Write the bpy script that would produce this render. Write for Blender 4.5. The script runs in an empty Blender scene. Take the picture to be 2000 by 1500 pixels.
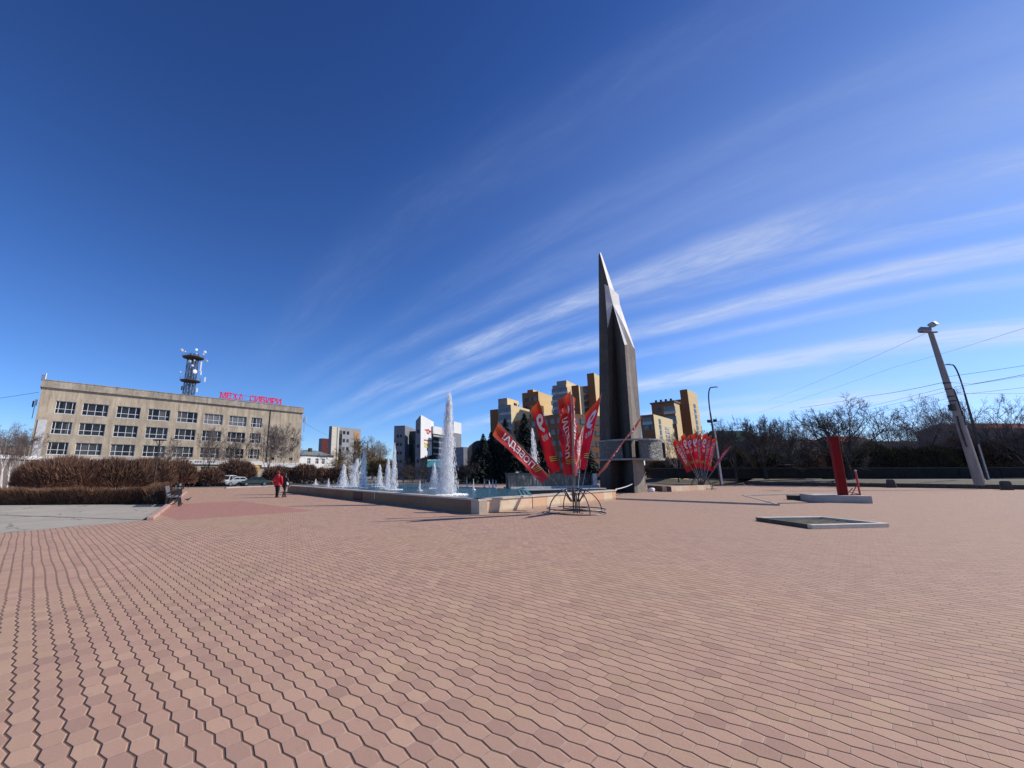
import bpy, math, random
from mathutils import Vector, Matrix
R = math.radians
SC = bpy.context.scene
COL = SC.collection
rnd = random.Random(7)

# ------------------------------------------------------------------ camera
H = 1.65
CX, CY, F, HOR = 850.0, 755.0, 790.0, 925.0
PITCH = math.atan((HOR - CY) / F)
cam_d = bpy.data.cameras.new("camera")
cam = bpy.data.objects.new("camera", cam_d)
COL.objects.link(cam)
cam.location = (0, 0, H)
cam.rotation_euler = (R(90) + PITCH, 0, 0)
cam_d.sensor_fit = 'HORIZONTAL'
cam_d.sensor_width = 36
cam_d.lens = F / 2000 * 36
cam_d.shift_x = (1000 - CX) / 2000
cam_d.shift_y = (CY - 750) / 2000
cam_d.clip_end = 6000
SC.camera = cam
SC.view_settings.view_transform = 'Standard'
SC.view_settings.look = 'None'
SC.view_settings.exposure = 0

# survey helpers: where a sighted direction meets a known surface of the site
def ray(px, py):
    a, b = (px - CX) / F, (CY - py) / F
    return Vector((a, math.cos(PITCH) - b * math.sin(PITCH), math.sin(PITCH) + b * math.cos(PITCH)))
def G(px, py, z=0.0):
    d = ray(px, py); t = (z - H) / d.z
    return Vector((d.x * t, d.y * t, z))
def A(px, py, Y):
    d = ray(px, py); t = Y / d.y
    return Vector((d.x * t, Y, H + d.z * t))

# ------------------------------------------------------------------ mesh builder
class MB:
    def __init__(s):
        s.v = []; s.f = []; s.m = []; s.uv = None
    def add(s, vs, fs, m=0, M=None):
        b = len(s.v)
        if M is not None: vs = [M @ Vector(q) for q in vs]
        s.v.extend([tuple(q) for q in vs])
        s.f.extend([tuple(i + b for i in f) for f in fs]); s.m.extend([m] * len(fs))
        return s
    def box(s, c, d, rz=0, m=0, M=None):
        x, y, z = d[0] / 2, d[1] / 2, d[2] / 2
        vs = [(-x,-y,-z),(x,-y,-z),(x,y,-z),(-x,y,-z),(-x,-y,z),(x,-y,z),(x,y,z),(-x,y,z)]
        T = Matrix.Translation(c) @ Matrix.Rotation(rz, 4, 'Z')
        if M is not None: T = M @ T
        return s.add(vs, [(0,3,2,1),(4,5,6,7),(0,1,5,4),(1,2,6,5),(2,3,7,6),(3,0,4,7)], m, T)
    def bbox(s, c, d, b=0.02, rz=0, m=0):
        """box with chamfered edges"""
        x, y, z = d[0] / 2, d[1] / 2, d[2] / 2
        rings = []
        for zz, ins in ((-z, b), (-z + b, 0), (z - b, 0), (z, b)):
            X, Y = x - ins, y - ins; q = min(b, X * .5, Y * .5)
            rings.append([(-X+q,-Y,zz),(X-q,-Y,zz),(X,-Y+q,zz),(X,Y-q,zz),(X-q,Y,zz),(-X+q,Y,zz),(-X,Y-q,zz),(-X,-Y+q,zz)])
        T = Matrix.Translation(c) @ Matrix.Rotation(rz, 4, 'Z')
        return s.loft(rings, True, m, T)
    def loft(s, rings, caps=True, m=0, M=None, closed=True):
        n = len(rings[0]); vs = [q for r in rings for q in r]; fs = []
        for i in range(len(rings) - 1):
            for j in range(n if closed else n - 1):
                a, b = i*n + j, i*n + (j+1) % n
                fs.append((a, b, b + n, a + n))
        if caps:
            fs.append(tuple(range(n))[::-1]); fs.append(tuple(range((len(rings)-1)*n, len(rings)*n)))
        return s.add(vs, fs, m, M)
    def tube(s, pts, rad, n=6, m=0, caps=True):
        pts = [Vector(p) for p in pts]
        if not isinstance(rad, (list, tuple)): rad = [rad] * len(pts)
        rings = []; ref = None
        for i, p in enumerate(pts):
            t = (pts[min(i+1, len(pts)-1)] - pts[max(i-1, 0)])
            if t.length < 1e-9: t = Vector((0,0,1))
            t.normalize()
            if ref is None: ref = Vector((0,0,1)) if abs(t.z) < .9 else Vector((1,0,0))
            u = t.cross(ref); u.normalize(); w = t.cross(u); ref = u.cross(t) * 1.0; ref = -w if ref.length < 1e-6 else ref
            rings.append([p + (u * math.cos(2*math.pi*k/n) + w * math.sin(2*math.pi*k/n)) * rad[i] for k in range(n)])
        return s.loft(rings, caps, m)
    def lathe(s, prof, n=16, c=(0,0,0), m=0, a0=0, a1=2*math.pi):
        full = abs(a1 - a0 - 2*math.pi) < 1e-6
        k = n if full else n + 1
        rings = [[(c[0] + r*math.cos(a0 + (a1-a0)*j/n), c[1] + r*math.sin(a0 + (a1-a0)*j/n), c[2] + z) for j in range(k)] for r, z in prof]
        return s.loft(rings, full, m, None, full)
    def prism(s, poly, z0, z1, m=0, M=None):
        return s.loft([[(x, y, z0) for x, y in poly], [(x, y, z1) for x, y in poly]], True, m, M)
    def quad(s, a, b, c, d, m=0):
        return s.add([a, b, c, d], [(0,1,2,3)], m)
    def poly(s, pts, m=0):
        return s.add(pts, [tuple(range(len(pts)))], m)
    def build(s, name, mats, parent=None, loc=None, rz=0, smooth=False):
        me = bpy.data.meshes.new(name)
        me.from_pydata(s.v, [], s.f)
        if not isinstance(mats, (list, tuple)): mats = [mats]
        for q in mats: me.materials.append(q)
        if len(mats) > 1: me.polygons.foreach_set('material_index', s.m)
        if smooth: me.polygons.foreach_set('use_smooth', [True] * len(me.polygons))
        if s.uv is not None:
            l = me.uv_layers.new(name='UVMap')
            for lp in me.loops: l.data[lp.index].uv = s.uv[lp.vertex_index]
        me.update()
        o = bpy.data.objects.new(name, me); COL.objects.link(o)
        if parent is not None: o.parent = parent
        if loc is not None: o.location = loc
        o.rotation_euler[2] = rz
        return o

def tag(o, label, cat, group=None):
    o['label'] = label; o['category'] = cat
    if group: o['group'] = group
    return o
def thing(name, label, cat, loc=(0,0,0), rz=0, group=None):
    o = bpy.data.objects.new(name, None); COL.objects.link(o)
    o.empty_display_size = .3
    o.location = loc; o.rotation_euler[2] = rz
    return tag(o, label, cat, group)
def struct(o):
    o['kind'] = 'structure'; return o
def dup(root, loc, rz, label, group=None, scale=None):
    r = root.copy(); COL.objects.link(r); r.location = loc; r.rotation_euler = (0, 0, rz); r['label'] = label
    if group: r['group'] = group
    if scale: r.scale = scale
    for ch in list(root.children):
        c = ch.copy(); COL.objects.link(c); c.parent = r
        for g in list(ch.children):
            d = g.copy(); COL.objects.link(d); d.parent = c
    return r

# ------------------------------------------------------------------ materials
class NT:
    """small wrapper to write node maths"""
    def __init__(s, tree): s.t = tree; s.n = tree.nodes; s.l = tree.links
    def node(s, typ, **kw):
        n = s.n.new(typ)
        for k, v in kw.items(): setattr(n, k, v)
        return n
    def set(s, sock, v):
        if isinstance(v, bpy.types.NodeSocket): s.l.new(v, sock)
        else: sock.default_value = v
    def m(s, op, a, b=None, c=None, clamp=False):
        n = s.node('ShaderNodeMath', operation=op, use_clamp=clamp)
        s.set(n.inputs[0], a)
        if b is not None: s.set(n.inputs[1], b)
        if c is not None: s.set(n.inputs[2], c)
        return n.outputs[0]
    def vm(s, op, a, b=None):
        n = s.node('ShaderNodeVectorMath', operation=op); s.set(n.inputs[0], a)
        if b is not None: s.set(n.inputs[1], b)
        return n.outputs['Value'] if op in ('DOT_PRODUCT', 'LENGTH') else n.outputs[0]
    def mix(s, fac, a, b, blend='MIX'):
        n = s.node('ShaderNodeMix', data_type='RGBA', blend_type=blend)
        s.set(n.inputs[0], fac); s.set(n.inputs[6], a); s.set(n.inputs[7], b)
        return n.outputs[2]
    def noise(s, vec, scale, detail=4, rough=.55, dist=0, dim='3D', w=None):
        n = s.node('ShaderNodeTexNoise', noise_dimensions=dim)
        if vec is not None: s.l.new(vec, n.inputs['Vector'])
        n.inputs['Scale'].default_value = scale; n.inputs['Detail'].default_value = detail
        n.inputs['Roughness'].default_value = rough; n.inputs['Distortion'].default_value = dist
        return n.outputs['Fac']
    def ramp(s, fac, stops, interp='LINEAR'):
        n = s.node('ShaderNodeValToRGB'); n.color_ramp.interpolation = interp
        el = n.color_ramp.elements
        while len(el) < len(stops): el.new(.5)
        for e, (p, c) in zip(el, stops):
            e.position = p; e.color = c if len(c) == 4 else (*c, 1)
        s.set(n.inputs[0], fac); return n.outputs['Color']
    def smooth(s, x, lo, hi):
        n = s.node('ShaderNodeMapRange', interpolation_type='SMOOTHSTEP')
        s.set(n.inputs[0], x); n.inputs[1].default_value = lo; n.inputs[2].default_value = hi
        return n.outputs[0]
    def scalev(s, v, sc):
        n = s.node('ShaderNodeMapping'); s.l.new(v, n.inputs[0]); n.inputs['Scale'].default_value = sc
        return n.outputs[0]
def c4(c): return (c[0], c[1], c[2], 1)
def newmat(name):
    m = bpy.data.materials.new(name); m.use_nodes = True
    t = NT(m.node_tree); b = m.node_tree.nodes['Principled BSDF']
    return m, t, b
def mat(name, col, var=.25, scale=4, rough=.8, bump=.0, metal=0, stretch=(1,1,1), col2=None, fine=0, rand=0, spec=.4):
    m, t, b = newmat(name)
    co = t.node('ShaderNodeTexCoord').outputs['Object']
    v = t.scalev(co, stretch)
    n1 = t.noise(v, scale, 5, .6)
    lo = c4([x * (1 - var) for x in col]); hi = c4([min(1, x * (1 + var)) for x in col])
    if col2: hi = c4(col2); lo = c4(col)
    c = t.ramp(n1, [(.3, lo), (.7, hi)])
    if fine:
        n2 = t.noise(co, fine, 3, .7)
        c = t.mix(.5, c, t.ramp(n2, [(.3, (.25,.25,.25)), (.7, (.78,.78,.78))]), 'OVERLAY')
    if rand:
        oi = t.node('ShaderNodeObjectInfo').outputs['Random']
        h = t.node('ShaderNodeHueSaturation'); t.l.new(c, h.inputs['Color'])
        t.l.new(t.m('MULTIPLY_ADD', oi, rand, 1 - rand/2), h.inputs['Value']); c = h.outputs[0]
    t.l.new(c, b.inputs['Base Color'])
    b.inputs['Roughness'].default_value = rough; b.inputs['Metallic'].default_value = metal
    b.inputs['Specular IOR Level'].default_value = spec
    if bump:
        bn = t.node('ShaderNodeBump'); bn.inputs['Strength'].default_value = bump; bn.inputs['Distance'].default_value = .03
        t.l.new(t.noise(co, (fine or scale * 6), 4, .65), bn.inputs['Height']); t.l.new(bn.outputs[0], b.inputs['Normal'])
    return m

# ------------------------------------------------------------------ sun, sky
SUN_AZ, SUN_EL = 80.0, 36.0          # degrees from +Y towards +X, and above the horizon
sd = Vector((math.sin(R(SUN_AZ)) * math.cos(R(SUN_EL)), math.cos(R(SUN_AZ)) * math.cos(R(SUN_EL)), math.sin(R(SUN_EL))))
sl = bpy.data.lights.new("sun", 'SUN'); sl.energy = 5.0; sl.angle = R(.55); sl.color = (1, .945, .86)
so = bpy.data.objects.new("sun", sl); COL.objects.link(so)
so.rotation_euler = sd.to_track_quat('Z', 'Y').to_euler(); so.location = (40, -10, 60)

W = bpy.data.worlds.new("World"); SC.world = W; W.use_nodes = True
t = NT(W.node_tree); bg = W.node_tree.nodes['Background']
sky = t.node('ShaderNodeTexSky', sky_type='NISHITA')
sky.sun_disc = False; sky.sun_elevation = R(SUN_EL); sky.sun_rotation = R(SUN_AZ)
sky.altitude = 450; sky.air_density = 1.0; sky.dust_density = .35; sky.ozone_density = 2.2
dirv = t.node('ShaderNodeTexCoord').outputs['Generated']
sx = t.node('ShaderNodeSeparateXYZ'); t.l.new(dirv, sx.inputs[0])
X, Y, Zc = sx.outputs
zz = t.m('MAXIMUM', Zc, .02)
# a cirrus sheet high above: position on it, along (a) and across (b) the wind
gx = t.m('DIVIDE', X, t.m('ADD', zz, .3)); gy = t.m('DIVIDE', Y, t.m('ADD', zz, .3))
WA = R(-48)
ca, sa = math.sin(WA), math.cos(WA)
al = t.m('ADD', t.m('MULTIPLY', gx, ca), t.m('MULTIPLY', gy, sa))
bb = t.m('SUBTRACT', t.m('MULTIPLY', gx, sa), t.m('MULTIPLY', gy, ca))
def cv(sa_, sb_, off=0, b_=None):
    n = t.node('ShaderNodeCombineXYZ'); t.l.new(t.m('MULTIPLY', al, sa_), n.inputs[0]); t.l.new(t.m('MULTIPLY', bb if b_ is None else b_, sb_), n.inputs[1]); n.inputs[2].default_value = off
    return n.outputs[0]
wob = t.noise(cv(1.1, 1.6, 3.1), 1.0, 3, .5)
bw = t.m('ADD', bb, t.m('MULTIPLY', t.m('SUBTRACT', wob, .5), .16))
wob2 = t.noise(cv(5, 7, 9.1), 1.0, 3, .6)
bf = t.m('ADD', bw, t.m('MULTIPLY', t.m('SUBTRACT', wob2, .5), .035))
streak = t.noise(cv(1.5, 6.5, 0.4, bw), 1.0, 7, .66, .35)
fib = t.noise(cv(2.6, 30.0, 1.7, bf), 1.0, 5, .65, .6)
puff = t.noise(cv(7, 22, 2.7, bf), 1.0, 5, .7, .8)
big = t.noise(cv(.9, 1.5, 5.3), 1.0, 3, .5)
def band(x, c, w):      # soft band around c
    return t.m('SUBTRACT', 1.0, t.smooth(t.m('ABSOLUTE', t.m('SUBTRACT', x, c)), w*.05, w*1.1), clamp=True)
BANDS = [(1.255, .095, 1.0), (1.36, .06, .55), (1.51, .075, .95), (1.66, .05, .4), (1.93, .11, 1.0), (2.30, .14, .8), (.93, .07, .16), (1.07, .09, .22), (.68, .12, .10)]
acc = None
for c_, w_, s_ in BANDS:
    k = t.m('MULTIPLY', band(bw, c_, w_), s_)
    acc = k if acc is None else t.m('MAXIMUM', acc, k)
tex = t.m('MULTIPLY', t.smooth(streak, .34, .62), t.m('MULTIPLY_ADD', t.smooth(fib, .22, .78), .36, t.m('MULTIPLY_ADD', t.smooth(puff, .28, .76), .40, .26)))
right = t.smooth(al, 2.2, .85)
veil = t.m('MULTIPLY', t.m('MULTIPLY', t.smooth(bb, .5, 1.15), t.smooth(al, 1.0, -.4)), t.m('MULTIPLY_ADD', big, .48, .0))
cl = t.m('ADD', t.m('MULTIPLY', t.m('MULTIPLY', acc, right), t.m('MULTIPLY_ADD', tex, .88, .14)), veil)
cl = t.m('MULTIPLY', cl, t.smooth(Zc, .0, .1))
cl = t.m('MINIMUM', cl, .82)
# clear dry air: deep blue overhead, paler and brighter low down
gr_ = t.ramp(t.m('MAXIMUM', Zc, 0.0), [(0, (.95,1.25,1.76)), (.12, (.66,1.02,1.64)), (.42, (.46,.79,1.40)), (.85, (.27,.49,1.0)), (1, (.24,.45,.96))])
skyb = t.mix(1.0, sky.outputs[0], gr_, 'MULTIPLY')
cloudc = t.mix(t.smooth(Zc, .05, .6), (6.6, 7.9, 10.4, 1), (3.9, 4.9, 8.0, 1))
skyc = t.mix(cl, skyb, cloudc)
t.l.new(skyc, bg.inputs['Color']); bg.inputs['Strength'].default_value = .1
# ------------------------------------------------------------------ ground
U = Vector((-.699, .715)); V = Vector((.715, .699))
m, t, b = newmat("rose_paving_blocks")
co = t.node('ShaderNodeTexCoord').outputs['Object']
sx = t.node('ShaderNodeSeparateXYZ'); t.l.new(co, sx.inputs[0]); px, py = sx.outputs[0], sx.outputs[1]
P_, L_, AM = .134, .192, .0135
wv = t.noise(co, .55, 2, .5)
u = t.m('ADD', t.m('MULTIPLY', px, U.x), t.m('MULTIPLY', py, U.y))
v0 = t.m('ADD', t.m('MULTIPLY', px, V.x), t.m('MULTIPLY', py, V.y))
v = t.m('ADD', v0, t.m('MULTIPLY', t.m('SUBTRACT', wv, .5), .10))
def tri(x):   # 1 at integers, -1 half way
    fr = t.m('FRACT', x); return t.m('SUBTRACT', t.m('MULTIPLY', t.m('ABSOLUTE', t.m('SUBTRACT', fr, .5)), 4.0), 1.0)
ul = t.m('DIVIDE', u, L_)
bi = t.m('ROUND', t.m('DIVIDE', v, P_))
vb = t.m('SUBTRACT', t.m('MULTIPLY', bi, P_), t.m('MULTIPLY', tri(t.m('SUBTRACT', ul, t.m('MULTIPLY', bi, .5))), AM))
d = t.m('SUBTRACT', v, vb)
dz = t.m('ABSOLUTE', d)
cidx = t.m('ADD', bi, t.m('SUBTRACT', t.m('GREATER_THAN', d, 0), 1.0))
xh = t.m('SUBTRACT', ul, t.m('MULTIPLY', cidx, .5))
row = t.m('FLOOR', t.m('ADD', xh, .5))
df = t.m('MULTIPLY', t.m('ABSOLUTE', t.m('SUBTRACT', t.m('FRACT', xh), .5)), L_)
cell = t.node('ShaderNodeCombineXYZ'); t.l.new(cidx, cell.inputs[0]); t.l.new(row, cell.inputs[1])
wn = t.node('ShaderNodeTexWhiteNoise', noise_dimensions='2D'); t.l.new(cell.outputs[0], wn.inputs['Vector'])
rv, rc = wn.outputs['Value'], wn.outputs['Color']
gx_ = t.smooth(t.m('SUBTRACT', px, t.m('MULTIPLY', py, -.1)), 2.0, 9.0)
# joint widths: the long zigzag joints are open, dark and widened for the shadow in them, the short ones mostly full of sand
jn = t.noise(co, 7, 3, .6)
jw = t.m('ADD', t.m('MULTIPLY_ADD', t.smooth(jn, .3, .7), .0058, .0048), t.m('MULTIPLY', gx_, .0020))
j1 = t.m('SUBTRACT', 1.0, t.smooth(t.m('DIVIDE', dz, jw), .5, 1.35), clamp=True)
j2 = t.m('SUBTRACT', 1.0, t.smooth(df, .0026, .0085), clamp=True)
base = t.ramp(rv, [(0, (.385,.228,.168)), (.3, (.458,.280,.199)), (.6, (.430,.261,.187)), (.88, (.466,.288,.203)), (1, (.474,.302,.207))])
lg = t.noise(co, .16, 4, .6)
base = t.mix(t.m('MULTIPLY', t.smooth(lg, .46, .62), .55), base, (0.435,0.292,0.180,1))
md = t.noise(co, 1.7, 3, .6)
base = t.mix(t.m('MULTIPLY', t.smooth(md, .55, .68), .45), base, (0.440,0.300,0.171,1))
base = t.mix(t.m('MULTIPLY', t.smooth(md, .44, .32), .32), base, (0.370,0.195,0.147,1))
lg2 = t.noise(co, .5, 5, .65)
base = t.mix(t.m('MULTIPLY', t.smooth(lg2, .5, .75), .38), base, (0.290,0.210,0.152,1))
gr = t.noise(co, 160, 3, .7)
base = t.mix(.5, base, t.ramp(gr, [(.25, (.33,.33,.33)), (.75, (.68,.68,.68))]), 'OVERLAY')
st = t.noise(co, 9, 5, .7)
base = t.mix(t.m('MULTIPLY', t.smooth(st, .58, .78), .38), base, (.17,.125,.10,1))
# greyer blocks further right, as the pavers change batch there
base = t.mix(t.m('MULTIPLY', gx_, .6), base, (.42,.272,.192,1))
# rows of redder tiles laid as a rosette near the walk
rx = t.m('SUBTRACT', px, -10.6); ry = t.m('SUBTRACT', py, 20.5)
ra = t.m('ABSOLUTE', t.m('DIVIDE', t.m('ADD', t.m('MULTIPLY', rx, U.x), t.m('MULTIPLY', ry, U.y)), 4.6))
rb = t.m('ABSOLUTE', t.m('DIVIDE', t.m('ADD', t.m('MULTIPLY', rx, V.x), t.m('MULTIPLY', ry, V.y)), 2.7))
ros = t.m('LESS_THAN', t.m('MAXIMUM', ra, rb), 1.0)
base = t.mix(t.m('MULTIPLY', ros, .75), base, (.40,.175,.14,1))
sandy = t.m('MULTIPLY', t.smooth(t.noise(co, 3.1, 3, .6), .35, .6), t.m('MULTIPLY_ADD', gx_, -.6, 1.0))
base = t.mix(t.m('MULTIPLY', j2, t.m('MULTIPLY_ADD', gx_, .3, t.m('MULTIPLY_ADD', sandy, .25, .42))), base, t.mix(sandy, (.17,.10,.07,1), (.56,.41,.31,1)))  # short joints painted darker further right, for the shade in them
edge = t.m('MULTIPLY', t.m('SUBTRACT', 1.0, t.smooth(t.m('MINIMUM', dz, df), .006, .016), clamp=True), t.smooth(jn, .35, .65))
base = t.mix(t.m('MULTIPLY', edge, .22), base, (.50,.35,.27,1))
base = t.mix(t.m('MULTIPLY', j1, .95), base, (.145,.082,.054,1))
# scraps of grit
sp = t.noise(co, 55, 1, .4)
base = t.mix(t.m('MULTIPLY', t.smooth(sp, .80, .83), .8), base, t.mix(t.m('GREATER_THAN', jn, .5), (.06,.045,.04,1), (.62,.56,.5,1)))
t.l.new(base, b.inputs['Base Color'])
b.inputs['Roughness'].default_value = .86; b.inputs['Specular IOR Level'].default_value = .3
sc_ = t.node('ShaderNodeSeparateXYZ'); t.l.new(rc, sc_.inputs[0])
# every block is chamfered, slightly tilted and slightly higher or lower than its neighbours
cham = t.m('MULTIPLY', t.smooth(t.m('MINIMUM', t.m('SUBTRACT', dz, .002), t.m('ADD', df, .0075)), .0, .011), .0075)
xl = t.m('MULTIPLY', t.m('SUBTRACT', t.m('FRACT', t.m('ADD', xh, .5)), .5), L_)
tilt = t.m('ADD', t.m('MULTIPLY', t.m('MULTIPLY', t.m('SUBTRACT', sc_.outputs[0], .5), .09), xl), t.m('MULTIPLY', t.m('MULTIPLY', t.m('SUBTRACT', sc_.outputs[1], .5), .09), t.m('SUBTRACT', v, t.m('MULTIPLY', t.m('ADD', cidx, .5), P_))))
hgt = t.m('ADD', t.m('ADD', cham, tilt), t.m('MULTIPLY_ADD', gr, .0016, t.m('MULTIPLY', t.noise(co, 30, 3, .6), .0016)))
bn = t.node('ShaderNodeBump'); bn.inputs['Strength'].default_value = 1.0; bn.inputs['Distance'].default_value = 1.0
t.l.new(hgt, bn.inputs['Height']); t.l.new(bn.outputs[0], b.inputs['Normal'])
M_PAVE = m

M_EARTH = mat("dry_earth_ground", (.17,.14,.11), .3, .3, .95, .3, fine=8)
m, t, b = newmat("grey_worn_asphalt")
co = t.node('ShaderNodeTexCoord').outputs['Object']
dis = t.vm('ADD', co, t.vm('SCALE', t.node('ShaderNodeTexNoise').outputs['Color'])) if False else co
n0 = t.noise(co, 1.1, 4, .6); n1 = t.noise(co, .35, 5, .65); n2 = t.noise(co, 70, 3, .7)
vo = t.node('ShaderNodeTexVoronoi', feature='DISTANCE_TO_EDGE'); vo.inputs['Scale'].default_value = .42
vv_ = t.node('ShaderNodeVectorMath', operation='ADD'); t.l.new(co, vv_.inputs[0]); nc = t.node('ShaderNodeTexNoise'); nc.inputs['Scale'].default_value = 1.6; nc.inputs['Detail'].default_value = 6; t.l.new(co, nc.inputs['Vector'])
sc2 = t.node('ShaderNodeVectorMath', operation='SCALE'); t.l.new(nc.outputs['Color'], sc2.inputs[0]); sc2.inputs['Scale'].default_value = .8; t.l.new(sc2.outputs[0], vv_.inputs[1]); t.l.new(vv_.outputs[0], vo.inputs['Vector'])
crk = t.m('MULTIPLY', t.m('SUBTRACT', 1.0, t.smooth(vo.outputs['Distance'], .004, .018), clamp=True), t.smooth(n1, .45, .55))
c = t.ramp(n1, [(.3,(.33,.295,.24)),(.55,(.40,.36,.295)),(.75,(.44,.395,.33))])
c = t.mix(t.m('MULTIPLY', t.smooth(n0, .55, .75), .4), c, (.24,.215,.18,1))
c = t.mix(.5, c, t.ramp(n2, [(.3,(.3,.3,.3)),(.7,(.7,.7,.7))]), 'OVERLAY'); c = t.mix(t.m('MULTIPLY', crk, .8), c, (.09,.075,.06,1))
t.l.new(c, b.inputs['Base Color']); b.inputs['Roughness'].default_value = .95; b.inputs['Specular IOR Level'].default_value = .1
bn = t.node('ShaderNodeBump'); bn.inputs['Strength'].default_value = .3; bn.inputs['Distance'].default_value = .02; t.l.new(n2, bn.inputs['Height']); t.l.new(bn.outputs[0], b.inputs['Normal']); M_ASPH = m
M_ROAD = mat("dark_road_asphalt", (.10,.098,.094), .2, .4, .9, .2, fine=40)
M_KERB = mat("pale_kerb_stone", (.42,.36,.31), .2, 3, .85, .3, fine=50)
M_KERBP = mat("pinkish_kerb_stone", (.42,.27,.22), .2, 3, .85, .3, fine=50)
M_CONC = mat("weathered_grey_concrete", (.30,.285,.26), .22, 2, .88, .35, fine=40)
M_DCONC = mat("dark_concrete", (.085,.07,.06), .3, 2, .9, .3, fine=30)  # dark brownish concrete shared by kerb, bollards and columns
M_GRASS = mat("dry_spring_grass", (.075,.07,.03), .4, 3, .95, .6, fine=30, col2=(.16,.125,.09))

def sheet(name, pts, z, mt):
    mb = MB(); mb.poly([(p[0], p[1], 0) for p in pts])
    return struct(mb.build(name, mt, loc=(0, 0, z)))
sheet("ground", [(-2500,-300),(2500,-300),(2500,3500),(-2500,3500)], -.012, M_EARTH)
KR = [G(2040,957), G(1700,950.5), G(1455,947)]       # foot of the retaining kerb on the right
kd = (KR[0] - KR[2]).normalized()
plaza = [(-90,-12), (110,-12), tuple((KR[0] + kd*60)[:2]), tuple(KR[0][:2]), tuple(KR[2][:2]), (34,70), (20,62), (-20,53), (-60,42), (-90,30)]
sheet("plaza_paving", plaza, 0.0, M_PAVE)
k0 = G(293,1016); k1 = G(332,986)
pl = [G(-40,1045.5), G(140,1029.5), k0, k1, G(250,984), G(-60,984)]
sheet("asphalt_path", pl, .004, M_ASPH)
sheet("car_park", [(-90,30),(-60,42),(-20,53),(20,62),(20,78),(-30,80),(-100,55)], .004, M_ROAD)
# slot drain across the asphalt path
mb = MB(); a_, b_ = G(-60,1004), G(283,1016); n_ = Vector((-(b_-a_).y, (b_-a_).x, 0)).normalized()*.05
mb.quad(a_-n_, b_-n_, b_+n_, a_+n_); mb.v = [(x, y, 0) for x, y, z in mb.v]
struct(mb.build("path_joint", M_DCONC, loc=(0,0,.008)))
# kerb of rose stones along the walk on the left
def kerb_run(name, pts, w, h, mt, seg=1.0, z=0):
    mb = MB()
    for p, q in zip(pts[:-1], pts[1:]):
        d_ = q - p; L = d_.length; n = max(1, round(L / seg)); a = math.atan2(d_.y, d_.x)
        for i in range(n):
            c = p + d_ * ((i + .5) / n)
            mb.bbox((c.x, c.y, z + h/2 + rnd.uniform(-.006, .006)), (L/n - .012, w, h), .015, a)
    return struct(mb.build(name, mt))
kk = G(362,962)
kerb_run("kerb", [k0, k1, kk], .22, .13, M_KERBP)
kerb_run("kerb", [G(440,954), G(466,952.5), G(560,949.5)], .25, .14, M_KERB)
# low step in front of the monument with an arrow notch on its right
M_STEP = M_PAVE
stp = [G(1206,975.5), G(1520,987.5), G(1452,969.5), G(1584,965.0), G(1500,957), G(1300,955.5)]
mb = MB()
mb.prism([(p.x, p.y) for p in stp], .0, .06)
struct(mb.build("step_terrace", M_PAVE))
mb = MB()
for p, q in ((stp[0], stp[1]), (stp[1], stp[2]), (stp[2], stp[3])):
    d_ = q - p; L = d_.length; c = (p + q) / 2; a = math.atan2(d_.y, d_.x)
    mb.box((c.x, c.y, .046), (L + .1, .13, .092), a)
struct(mb.build("step_edging", M_KERB))
# raised verge behind the retaining kerb at the right
def above(p, z, back=0): return Vector((p.x, p.y, z))
nrm = Vector((kd.y, -kd.x, 0))
if nrm.dot(Vector((1, 1, 0))) < 0: nrm = -nrm
e0, e1 = KR[0] + kd*60, KR[2]
mb = MB()
L = (e0 - e1).length; a = math.atan2((e0-e1).y, (e0-e1).x); n = 40
for i in range(n):
    c = e1 + (e0 - e1) * ((i + .5) / n)
    mb.bbox((c.x, c.y, .24), (L/n - .03, .35, .48 + rnd.uniform(-.02,.02)), .03, a)
struct(mb.build("retaining_kerb", M_DCONC))
mb = MB()
q0, q1 = e1 + nrm*.17, e0 + nrm*.17
mb.quad((q0.x,q0.y,.44), (q1.x,q1.y,.44), tuple(q1 + nrm*6 + Vector((0,0,.9))), tuple(q0 + nrm*6 + Vector((0,0,.85))))
struct(mb.build("verge", M_GRASS))
mb = MB()
q2, q3 = q0 + nrm*6, q1 + nrm*6
mb.quad((q2.x-14*kd.x,q2.y-14*kd.y,.845), (q3.x,q3.y,.895), tuple(q3 + nrm*12 + Vector((0,0,.95))), tuple(q2 - kd*14 + nrm*12 + Vector((0,0,.95))))
struct(mb.build("road", M_ROAD))
mb = MB()
q4, q5 = q2 - kd*14 + nrm*12, q3 + nrm*12
mb.quad(tuple(q4 + Vector((0,0,1.02))), tuple(q5 + Vector((0,0,1.02))), tuple(q5 + nrm*60 + Vector((0,0,1.5))), tuple(q4 + nrm*60 + Vector((0,0,1.5))))
struct(mb.build("far_verge", M_GRASS))
# patch of dry grass left of the kerb end, below the lamp
gp = [G(1392,949.5), G(1452,947.5), G(1452,940,.3), G(1380,943,.1)]
mb = MB(); mb.poly([(gp[0].x,gp[0].y,.012),(gp[1].x,gp[1].y,.012),(q0.x,q0.y,.42),(q2.x-14*kd.x,q2.y-14*kd.y,.84),(42,100,.6),(38,80,.1)])
struct(mb.build("grass_patch", M_GRASS))
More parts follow.
